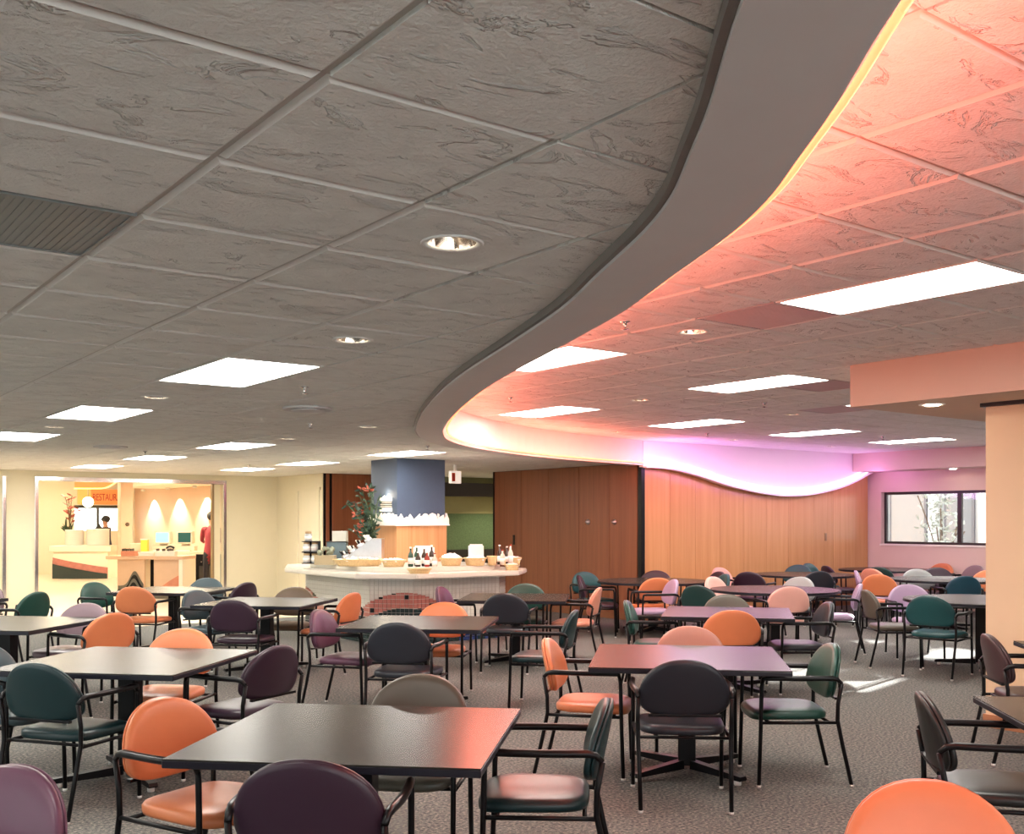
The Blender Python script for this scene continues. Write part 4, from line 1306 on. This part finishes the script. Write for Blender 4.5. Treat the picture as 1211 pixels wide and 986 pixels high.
# ================================================================== BEYOND THE OPENING
M_BRIGHT = mat('cream_bright', (.80, .74, .58), .6)
M_DIFF_W = emit_mat('corridor_diffuser', (1.0, .86, .62), 34.0)
struct('wall_corridor_left', BX(2.8, 3.0, V_BACK+.2, 33.2, 0, 3.1), M_BRIGHT)
struct('wall_corridor_right', BX(10.0, 10.2, V_BACK+.2, 33.2, 0, 3.1), M_PEACH)
bm = bmesh.new(); box(bm, 3.0, 8.22, 33.0, 33.2, 0, 3.1); box(bm, 9.75, 10.0, 33.0, 33.2, 0, 3.1); box(bm, 8.22, 9.75, 33.0, 33.2, 0, 1.28); box(bm, 8.22, 9.75, 33.0, 33.2, 2.02, 3.1)
struct('wall_corridor_end', bm, M_BRIGHT)
w2 = empty('window_2'); tag(w2, 'bright far window with dark frame at the corridor end', kind='structure')
M_DKFR = mat('dark_olive_frame', (.05, .045, .03), .5)
obj('window_frame', BX(8.20, 9.77, 32.95, 33.0, 1.96, 2.05, .003), M_DKFR, w2)
obj('mullion', BX(8.85, 8.92, 32.95, 33.0, 1.28, 1.96, .003), M_DKFR, w2)
obj('mullion_foot', LT([(.16, 0), (.13, .05), (.05, .16), (.035, .2)], 10), M_DKFR, w2, loc=(8.885, 32.86, 1.28))
obj('pane', BX(8.22, 9.75, 33.08, 33.085, 1.28, 2.02), M_GLASS, w2)
bm = bmesh.new(); box(bm, 3.0, 10.0, V_BACK+.2, 25.5, ZL, ZL+.1); box(bm, 8.7, 10.0, 25.5, 30.2, ZL, ZL+.1); box(bm, 3.0, 10.0, 25.5, 33.2, 3.0, 3.1)
struct('ceiling_corridor', bm, M_BRIGHT)
for k, (x, y, z) in enumerate([(5.3, 22.6, ZL-.012), (7.6, 22.2, ZL-.012), (8.9, 24.2, ZL-.012), (5.2, 28.5, 2.985), (7.2, 30.6, 2.985), (6.6, 27.2, 2.985)]):
    t = empty('ceiling_light', (x, y, z)); tag(t, 'warm ceiling light hidden above the cashier opening', 'ceiling light', 'hidden corridor lights')
    obj('frame', BX(-.31, .31, -.62, .62, .004, .011), M_WHITE, t); obj('diffuser', BX(-.29, .29, -.6, .6, 0, .004), M_DIFF_W, t)
# scalloped wall washers
for k, v in enumerate((26.8, 28.9, 31.1)):
    t = empty('wall_washer', (9.66, v, ZL-.03)); tag(t, ['right', 'middle', 'left'][k]+' of the three washers lighting the peach wall', 'spotlight', 'peach wall washers')
    obj('housing', LT([(.06, .03), (.06, -.02), (.05, -.03)], 14), M_WHITE, t, smooth=True)
    ld = bpy.data.lights.new('washer_beam', 'SPOT'); ld.energy = 210; ld.color = (1, .88, .66); ld.spot_size = R(98); ld.spot_blend = .25; ld.shadow_soft_size = .03
    lo = bpy.data.objects.new('washer_beam', ld); link(lo, t); lo.location = (0, 0, -.05)
    lo.rotation_euler = Vector((.14, 0, -1)).to_track_quat('-Z', 'Y').to_euler()
# peach pillar with a round knob
pl = struct('column_corridor', BX(7.38, 7.66, 25.42, 25.7, 0, ZL), M_PEACH); tag(pl, 'peach pillar behind the cashier counter')
bm = LT([(.05, 0), (.05, .01), (.03, .03)], 14); bmesh.ops.transform(bm, matrix=Matrix.Translation((7.53, 25.42, 1.5)) @ Matrix.Rotation(R(90), 4, 'X'), verts=bm.verts)
obj('round_plate', bm, mat('plate_dark', (.12, .08, .05), .4), pl, smooth=True)

# cashier counter
M_CASH = mat('cash_counter', (.66, .44, .28), .4, noise=(10, .05))
M_WAVE_D = mat('wave_slate', (.13, .115, .085), .5, noise=(14, .3))
M_WAVE_P = mat('wave_coral', (.60, .22, .12), .5, noise=(10, .2))
u, v = place(-7.36, 21.55)
cc = empty('cashier_counter', (u, v, 0), FACE-.12); tag(cc, 'peach cashier counter with dark wave panels in the opening', 'counter')
obj('worktop', BX(-.92, .72, -.34, .34, .80, .87, .008), M_CASH, cc)
obj('side_panel', BX(.64, .72, -.32, .32, 0, .80, .004), M_BRIGHT, cc)
obj('front_panel', BX(-.70, -.12, -.26, -.22, 0, .80, .004), M_CASH, cc)
obj('front_panel', BX(.08, .64, -.26, -.22, 0, .80, .004), M_CASH, cc)
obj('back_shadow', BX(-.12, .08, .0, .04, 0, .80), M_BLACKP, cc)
obj('side_panel', BX(-.70, -.66, -.22, .30, 0, .80, .004), M_CASH, cc)
def wave_panel(x0, x1, f, m, y):
    n = 20; P = [(x0, 0)] + [(x0+(x1-x0)*k/n, f(k/n)) for k in range(n+1)] + [(x1, 0)]
    bm = bmesh.new(); prism_xz(bm, P, y-.02, y); return obj('wave_panel', bm, m, cc)
for q in range(5):
    wave_panel(-.68, -.14, lambda t, q=q: max(.05, .26+.30*math.exp(-((t-.66)/.24)**2) - q*.075), M_WAVE_D if q % 2 == 0 else M_T_BLACK, -.262-q*.02)
wave_panel(.09, .63, lambda t: .22+.26*max(0, t-.25)/.75*(1.35-t*.35), M_WAVE_P, -.262)
wave_panel(.09, .63, lambda t: .17+.10*max(0, t-.5), M_WAVE_D, -.282)
M_PAPER = mat('paper_cream', (.80, .74, .62), .7); M_YEL = mat('yellow_plastic', (.75, .55, .06), .4); M_BEIGE = mat('beige_plastic', (.62, .54, .40), .5)
def boxthing(name, X, d, z, w, dp, h, m, label, cat, extra=None, rz=0):
    u, v = place(X, d); t = empty(name, (u, v, z), FACE+rz); tag(t, label, cat)
    obj('body', BX(-w/2, w/2, -dp/2, dp/2, 0, h, min(.006, h/4)), m, t)
    if extra: extra(t, w, dp, h)
    return t
def slots(t, w, dp, h):
    for k in range(3): obj('divider', BX(-w/2+.02+k*w*.3, -w/2+.03+k*w*.3, -dp/2+.01, dp/2-.01, h, h+.05), M_BLACKP, t)
def lidded(t, w, dp, h): obj('lid', BX(-w/2-.01, w/2+.01, -dp/2-.01, dp/2+.01, h, h+.015, .003), M_PAPER, t)
boxthing('snack_tray', -7.83, 21.35, .87, .28, .22, .10, M_WAVE_P, 'reddish snack tray at the left of the cashier counter', 'tray', slots)
boxthing('paper_tray', -7.46, 21.35, .87, .30, .22, .06, M_PAPER, 'cream paper tray in the middle of the cashier counter', 'tray', lidded)
boxthing('menu_holder', -7.06, 21.3, .87, .40, .2, .10, M_PAPER, 'cream organiser with dark dividers on the cashier counter', 'organiser', slots)
boxthing('yellow_pitcher', -8.24, 23.4, .90, .14, .14, .26, M_YEL, 'yellow container behind the cashier counter', 'container', lidded)
# back desk with terminals
u, v = place(-7.35, 23.6)
dk = empty('back_desk', (u, v, 0), FACE); tag(dk, 'beige back desk with a dark cabinet behind the cashier', 'desk')
obj('desktop', BX(-.95, .95, -.32, .32, .84, .90, .006), M_BEIGE, dk)
cab = obj('cabinet', BX(.28, .94, -.30, .30, 0, .84, .006), M_BLACKP, dk)
obj('cabinet_door', BX(.36, .86, -.312, -.30, .08, .58, .004), mat('door_dark', (.04, .035, .03), .4), cab)
obj('knob', LT([(.015, 0), (.02, .02)], 10), M_CHROME, cab, loc=(.42, -.33, .66))
obj('left_panel', BX(-.95, -.90, -.30, .30, 0, .84, .004), M_BEIGE, dk)
def monitor(X, d, scr, label):
    u, v = place(X, d); t = empty('monitor', (u, v, .90), FACE+.1); tag(t, label, 'monitor')
    obj('base_unit', BX(-.22, .22, -.18, .18, 0, .12, .01), M_BEIGE, t)
    obj('stand', BX(-.08, .08, -.06, .06, .12, .17, .01), M_BEIGE, t)
    obj('casing', BX(-.17, .17, -.16, .16, .17, .45, .015), M_BEIGE, t)
    obj('screen', BX(-.14, .14, -.166, -.16, .20, .42, .002), scr, t)
    obj('keyboard', BX(-.16, .16, -.32, -.20, 0, .03, .004), M_PAPER, t)
monitor(-7.92, 23.72, mat('screen_cyan', (.1, .3, .3), .2, emit=(.35, .95, .85), estr=1.1), 'terminal with a glowing pale cyan screen')
monitor(-7.42, 23.72, mat('screen_dark', (.01, .03, .025), .2, emit=(.03, .14, .10), estr=.6), 'terminal with a dark green screen')
boxthing('telephone', -7.67, 23.40, .90, .10, .16, .05, M_BLACKP, 'black telephone between the two terminals', 'telephone', lambda t, w, dp, h: obj('handset', TB(arc_pts((-.09, 0, h+.02), (0, 0, h+.10), (.09, 0, h+.02), 6), .022, 8), M_BLACKP, t, smooth=True))
boxthing('printer', -8.52, 23.75, .90, .26, .3, .16, M_BEIGE, 'beige printer left of the cyan terminal', 'printer', lidded)

# ---- people (skinned figures)
def figure(name, joints, edges, radii, zones, loc, rz, label, hair=None, scale=1.0):
    names = list(joints)
    me = bpy.data.meshes.new('figure_skeleton')
    me.from_pydata([joints[n] for n in names], [(names.index(a), names.index(b)) for a, b in edges], [])
    tmp = bpy.data.objects.new('figure_skeleton', me); COL.objects.link(tmp)
    md = tmp.modifiers.new('skin', 'SKIN'); md.use_smooth_shade = True
    sd_ = tmp.modifiers.new('sub', 'SUBSURF'); sd_.levels = 2; sd_.render_levels = 2
    sv = me.skin_vertices[0].data
    for i, n in enumerate(names):
        r = radii[n]; sv[i].radius = (r if isinstance(r, tuple) else (r, r))
        sv[i].use_root = (n == 'pelvis')
    dg = bpy.context.evaluated_depsgraph_get(); dg.update()
    m2 = bpy.data.meshes.new_from_object(tmp.evaluated_get(dg))
    bpy.data.objects.remove(tmp)
    m2.materials.clear()
    ms = []
    for z in zones.values():
        if z not in ms: ms.append(z)
    for m in ms: m2.materials.append(m)
    for p in m2.polygons:
        c = p.center
        n = min(names, key=lambda q: (Vector(joints[q])-c).length - (radii[q][0] if isinstance(radii[q], tuple) else radii[q]))
        p.material_index = ms.index(zones[n]); p.use_smooth = True
    t = empty(name, loc, rz); t.scale = (scale,)*3; tag(t, label, 'person')
    obj_me('body', m2, t)
    if hair:
        bm = bmesh.new(); bmesh.ops.create_icosphere(bm, subdivisions=3, radius=1, matrix=Matrix.Translation(hair[0]) @ Matrix.Diagonal((*hair[1], 1)))
        for v_ in bm.verts: v_.co += (v_.co-Vector(hair[0]))*random.uniform(-.05, .07)
        obj('hair', bm, hair[2], t, smooth=True)
    return t
M_SKIN = mat('skin_tone', (.42, .22, .14), .5); M_RED = mat('red_jacket', (.28, .025, .035), .7); M_NAVY = mat('navy_trousers', (.015, .015, .025), .7)
M_HAIR = mat('dark_hair', (.012, .01, .009), .6); M_TOPB = mat('black_top', (.02, .018, .022), .7); M_LIGHTC = mat('pale_cloth', (.62, .58, .50), .7)
def body(lean, arms, sit):
    J = {}; lx, ly = lean
    hz = sit if sit else .93
    J['pelvis'] = (0, 0, hz); J['waist'] = (lx*.3, ly*.3, hz+.16); J['chest'] = (lx*.75, ly*.75, hz+.38); J['neck'] = (lx, ly, hz+.55); J['chin'] = (lx*1.06, ly*1.06+.01, hz+.63); J['head'] = (lx*1.12, ly*1.12+.02, hz+.74); J['crown'] = (lx*1.14, ly*1.14, hz+.82)
    for s, k in ((-1, 'l'), (1, 'r')):
        J['sh'+k] = (lx*.93+s*.17, ly*.93, hz+.50)
        (ex, ey, ez), (wx, wy, wz) = arms
        J['el'+k] = (lx*.93+s*(.17+ex), ly*.93+ey, hz+.50+ez); J['wr'+k] = (lx*.93+s*(.17+wx), ly*.93+wy, hz+.50+wz); J['ha'+k] = (lx*.93+s*(.165+wx), ly*.93+wy+.07, hz+.48+wz)
        J['hp'+k] = (s*.10, 0, hz-.06)
        if sit: J['kn'+k] = (s*.12, .42, hz-.02); J['an'+k] = (s*.12, .40+.05*s, hz-.44); J['to'+k] = (s*.12, .56+.05*s, hz-.49)
        else: J['kn'+k] = (s*.11, .03, .48); J['an'+k] = (s*.11, -.01, .09); J['to'+k] = (s*.12, .15, .035)
    E = [('pelvis', 'waist'), ('waist', 'chest'), ('chest', 'neck'), ('neck', 'chin'), ('chin', 'head'), ('head', 'crown')]
    for k in 'lr': E += [('chest', 'sh'+k), ('sh'+k, 'el'+k), ('el'+k, 'wr'+k), ('wr'+k, 'ha'+k), ('pelvis', 'hp'+k), ('hp'+k, 'kn'+k), ('kn'+k, 'an'+k), ('an'+k, 'to'+k)]
    Rd = dict(pelvis=(.15, .11), waist=(.135, .10), chest=(.155, .11), neck=.055, chin=.065, head=(.082, .098), crown=.05)
    for k in 'lr': Rd.update({'sh'+k: .065, 'el'+k: .046, 'wr'+k: .032, 'ha'+k: (.04, .025), 'hp'+k: .088, 'kn'+k: .062, 'an'+k: .042, 'to'+k: .035})
    return J, E, Rd
J, E_, Rd = body((0, .16), ((.03, .05, -.27), (.0, .28, -.30)), None)
Z = {n: (M_NAVY if n[:2] in ('hp', 'kn', 'an', 'to') else M_SKIN if n in ('neck', 'chin', 'head', 'crown') or n[:2] == 'ha' else M_RED) for n in J}
u, v = place(-6.52, 22.6)
figure('person', J, E_, Rd, Z, (u, v, 0), FACE+R(15), 'person in a dark red jacket and navy trousers half hidden by the opening jamb', ((0, .17, 1.69), (.095, .11, .10), M_HAIR))
J, E_, Rd = body((0, .04), ((.05, .10, -.24), (-.06, .28, -.20)), .86)
Z = {n: (M_NAVY if n[:2] in ('hp', 'kn', 'an', 'to') or n == 'pelvis' else M_SKIN if n in ('neck', 'chin', 'head', 'crown') or n[:2] in ('ha', 'wr') else M_TOPB) for n in J}
u, v = place(-12.05, 31.0)
figure('person', J, E_, Rd, Z, (u, v, 0), FACE+R(150), 'person in a black top seated before the bright far window', ((0, .03, 1.63), (.12, .13, .11), M_HAIR))
t = empty('bar_stool', (u, v, 0), FACE); tag(t, 'pale stool under the person at the far window', 'stool')
obj('seat', LT([(.17, .70), (.19, .72), (.19, .75), (.16, .765)], 18), M_LIGHTC, t, smooth=True)
for k in range(4):
    a = k*math.pi/2+.4
    obj('leg', TB([(.13*math.cos(a), .13*math.sin(a), .70), (.21*math.cos(a), .21*math.sin(a), 0)], .014, 8), M_CHROME, t, smooth=True)

# ---- planter bench with wave tiles, pots and heliconia
u, v = place(-11.95, 28.9)
pb = empty('planter_bench', (u, v, 0), FACE+.05); tag(pb, 'cream planter bench with a dark wave tile base', 'planter')
obj('block', BX(-.62, .85, -.35, .5, 0, .74, .006), M_BRIGHT, pb)
obj('cap', BX(-.70, .95, -.42, .55, .74, .90, .01), M_BRIGHT, pb)
n = 24
def pbw(f, m, y, nm):
    P = [(-.62, 0)] + [(-.62+1.47*k/n, f(k/n)) for k in range(n+1)] + [(.85, 0)]
    bm = bmesh.new(); prism_xz(bm, P, y-.03, y); obj(nm, bm, m, pb)
fw = lambda t: .30+.28*(1-t)**2+.05*math.sin(t*3)
pbw(fw, M_T_PINK, -.352, 'coral_band'); pbw(lambda t: fw(t)-.17, M_T_GREEN, -.384, 'dark_base')
obj('end_base', BX(-.66, -.622, -.30, .4, 0, .5, .004), M_T_GREEN, pb)
def pot(X, d, r, h, label):
    u, v = place(X, d); t = empty('white_pot', (u, v, .90), FACE); tag(t, label, 'pot')
    obj('pot_body', LT([(r*.92, 0), (r, .02), (r, h-.03), (r*1.03, h-.025), (r*1.03, h), (r*.9, h), (r*.88, h-.06)], 28), M_WHITE, t, smooth=True)
    obj('soil', LT([(r*.9, h-.06), (r*.5, h-.05)], 20), mat('soil', (.05, .035, .02), .9), t)
pot(-12.15, 28.95, .24, .44, 'white round pot holding the tall plant')
pot(-11.50, 28.95, .30, .46, 'wide white pot right of the plant')
u, v = place(-12.28, 28.95)
t = empty('potted_plant', (u, v, 1.28), FACE); tag(t, 'tall heliconia with red bracts in the white pot', 'plant')
st = bmesh.new(); lf = bmesh.new(); br = bmesh.new(); r_ = random.Random(2)
for k in range(5):
    top = Vector((r_.uniform(-.1, .22), r_.uniform(-.15, .15), r_.uniform(.6, 1.05)))
    pts = arc_pts((0, 0, 0), (top.x*.1, top.y*.1, top.z*.6), top, 8); tube(st, pts, .012, 5)
    for q in range(3, 9): leaf(br, pts[q], Vector((1 if q % 2 else -1, r_.uniform(-.3, .3), .5)), .16, .03)
for k in range(12): leaf(lf, Vector((r_.uniform(-.1, .1), r_.uniform(-.1, .1), 0)), Vector((r_.uniform(-1, .6), r_.uniform(-1, 1), r_.uniform(.3, 1))), r_.uniform(.25, .42), .04)
obj('stems', st, mat('plant_stem', (.10, .07, .03), .6), t)['kind'] = 'stuff'
obj('leaves', lf, mat('plant_leaf', (.03, .06, .02), .5), t)['kind'] = 'stuff'
obj('bracts', br, mat('plant_bract', (.33, .08, .05), .5), t)['kind'] = 'stuff'
# orange sign and orange soffit with neon
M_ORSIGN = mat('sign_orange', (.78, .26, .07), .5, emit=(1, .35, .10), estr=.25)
t = empty('shop_sign', (8.30, 33.0, 2.08), 0); tag(t, 'orange sign board with red capital letters beyond the opening', 'sign')
obj('board', BX(.38, 1.50, -.06, 0, 0, .46, .006), M_ORSIGN, t)
obj('pale_end', BX(0, .38, -.06, 0, 0, .46, .006), mat('sign_yellow', (.74, .62, .22), .5), t)
cu = bpy.data.curves.new('sign_text', 'FONT'); cu.body = 'RESTAURANT'; cu.size = .30; cu.extrude = .006; cu.space_character = .95
to = bpy.data.objects.new('sign_text', cu); COL.objects.link(to)
dg = bpy.context.evaluated_depsgraph_get(); dg.update()
me = bpy.data.meshes.new_from_object(to.evaluated_get(dg)); bpy.data.objects.remove(to)
me.materials.clear(); me.materials.append(mat('sign_letters', (.50, .045, .02), .5))
lt = obj_me('lettering', me, t, (.42, -.068, .12)); lt.rotation_euler = (R(90), 0, 0); lt.scale = (.60, 1, 1)
u, v = place(-11.55, 28.4)
t = empty('orange_soffit', (u, v, 2.46), FACE); tag(t, 'orange hanging soffit edged with neon beyond the opening', 'soffit')
n = 18
Pw = [(-.35+1.25*k/n, .0 + (.26*max(0, (k/n-.6)/.4)**1.6)) for k in range(n+1)]
bm = bmesh.new(); prism_xz(bm, Pw + [(.90, .53), (-.35, .53)], -.04, 0); obj('panel', bm, M_ORSIGN, t)
obj('neon_edge', TB([(x, -.06, z) for x, z in Pw], .018, 6), mat('neon_amber', (.9, .6, .3), .4, emit=(1, .55, .15), estr=2.2), t, smooth=True)
u, v = place(-12.2, 30.0)
t = empty('pendant_lamp', (u, v, 2.12), 0); tag(t, 'glowing yellow globe lamp beside the orange sign', 'lamp')
bm = bmesh.new(); bmesh.ops.create_uvsphere(bm, u_segments=16, v_segments=10, radius=.15); obj('globe', bm, emit_mat('globe_glow', (1, .82, .45), 14.0), t, smooth=True)
obj('rod', TB([(0, 0, .15), (0, 0, .88)], .01, 6), M_CHROME, t)

# ================================================================== OUTSIDE THE WINDOW
struct('ground_outside', BX(U_R+.22, 60, -20, 40, -.3, -.1), mat('pale_paving', (.52, .50, .46), .8, noise=(2, .1)))
M_FAC = mat('facade_pale', (.50, .49, .49), .7, noise=(2, .06)); M_FACD = mat('facade_grey', (.14, .14, .16), .4); M_FACW = mat('facade_white', (.72, .71, .70), .6)
nb = empty('neighbour_building', (23.0, 15, -.1)); tag(nb, 'pale building with grey windows outside the window', 'building')
obj('wall', BX(0, .4, -3.95, 8, 0, 8), M_FAC, nb)
for a, b in ((-.9, .1), (-2.1, -1.35), (.6, 1.5), (-3.4, -2.6), (2.0, 2.8)):
    w = obj('window', BX(-.05, .0, a, b, .6, 2.75, .01), M_FACD, nb)
    obj('pane', BX(-.055, -.05, a+.06, b-.06, .68, 2.67), mat('facade_glass', (.20, .21, .23), .12) if 'facade_glass' not in MATS else MATS['facade_glass'], w)
for v in (-1.15, .35, 1.75, -2.4, -3.6):
    obj('white_post', BX(-.25, -.08, v-.09, v+.09, 0, 3.2, .01), M_FACW, nb)
obj('eave', BX(-.6, .4, -3.95, 8, 3.2, 3.5, .01), M_FACW, nb)
gw = empty('sun_block_wall', (23.0, 5.6, -.1)); tag(gw, 'added tall pale sun-blocking wall outside beyond the right picture edge', 'wall')  # unseen wall added to stop sun entering the lengthened window band
obj('wall_body', BX(0, .3, -4, 3.62, 0, 4.6), M_FAC, gw); obj('coping', BX(-.06, .36, -4, 3.62, 4.6, 4.7, .01), M_FACW, gw)
be = empty('sun_block_beam', (20.0, 8.6, 0)); tag(be, 'added outdoor sun-blocking beam beside the window', 'beam')  # unseen beam added to split the sunlight into separate floor patches
obj('beam', BX(-.05, .05, -1.6, 1.85, 2.0, 2.36, .01), M_FACW, be)
obj('post', BX(-.05, .05, -1.6, -1.5, -.1, 2.02), M_FACW, be)
t = empty('garden_shrub', (21.6, 12.9, -.1)); tag(t, 'leafy shrub outside the window', 'shrub')
lf = bmesh.new(); r_ = random.Random(12); tr = bmesh.new()
for k in range(7): tube(tr, arc_pts((0, 0, 0), (r_.uniform(-.1, .1), r_.uniform(-.1, .1), .8), (r_.uniform(-.4, .4), r_.uniform(-.4, .4), r_.uniform(1.4, 2.3)), 5), .015, 5)
for k in range(300):
    a = r_.uniform(0, 6.28); q = r_.uniform(0, .5); leaf(lf, Vector((q*math.cos(a), q*math.sin(a), r_.uniform(.5, 2.3))), Vector((r_.uniform(-1, 1), r_.uniform(-1, 1), r_.uniform(-.3, 1))), .14, .03)
obj('branches', tr, mat('bark', (.10, .07, .05), .8), t)['kind'] = 'stuff'
obj('leaves', lf, mat('shrub_leaf', (.34, .36, .32), .5), t)['kind'] = 'stuff'
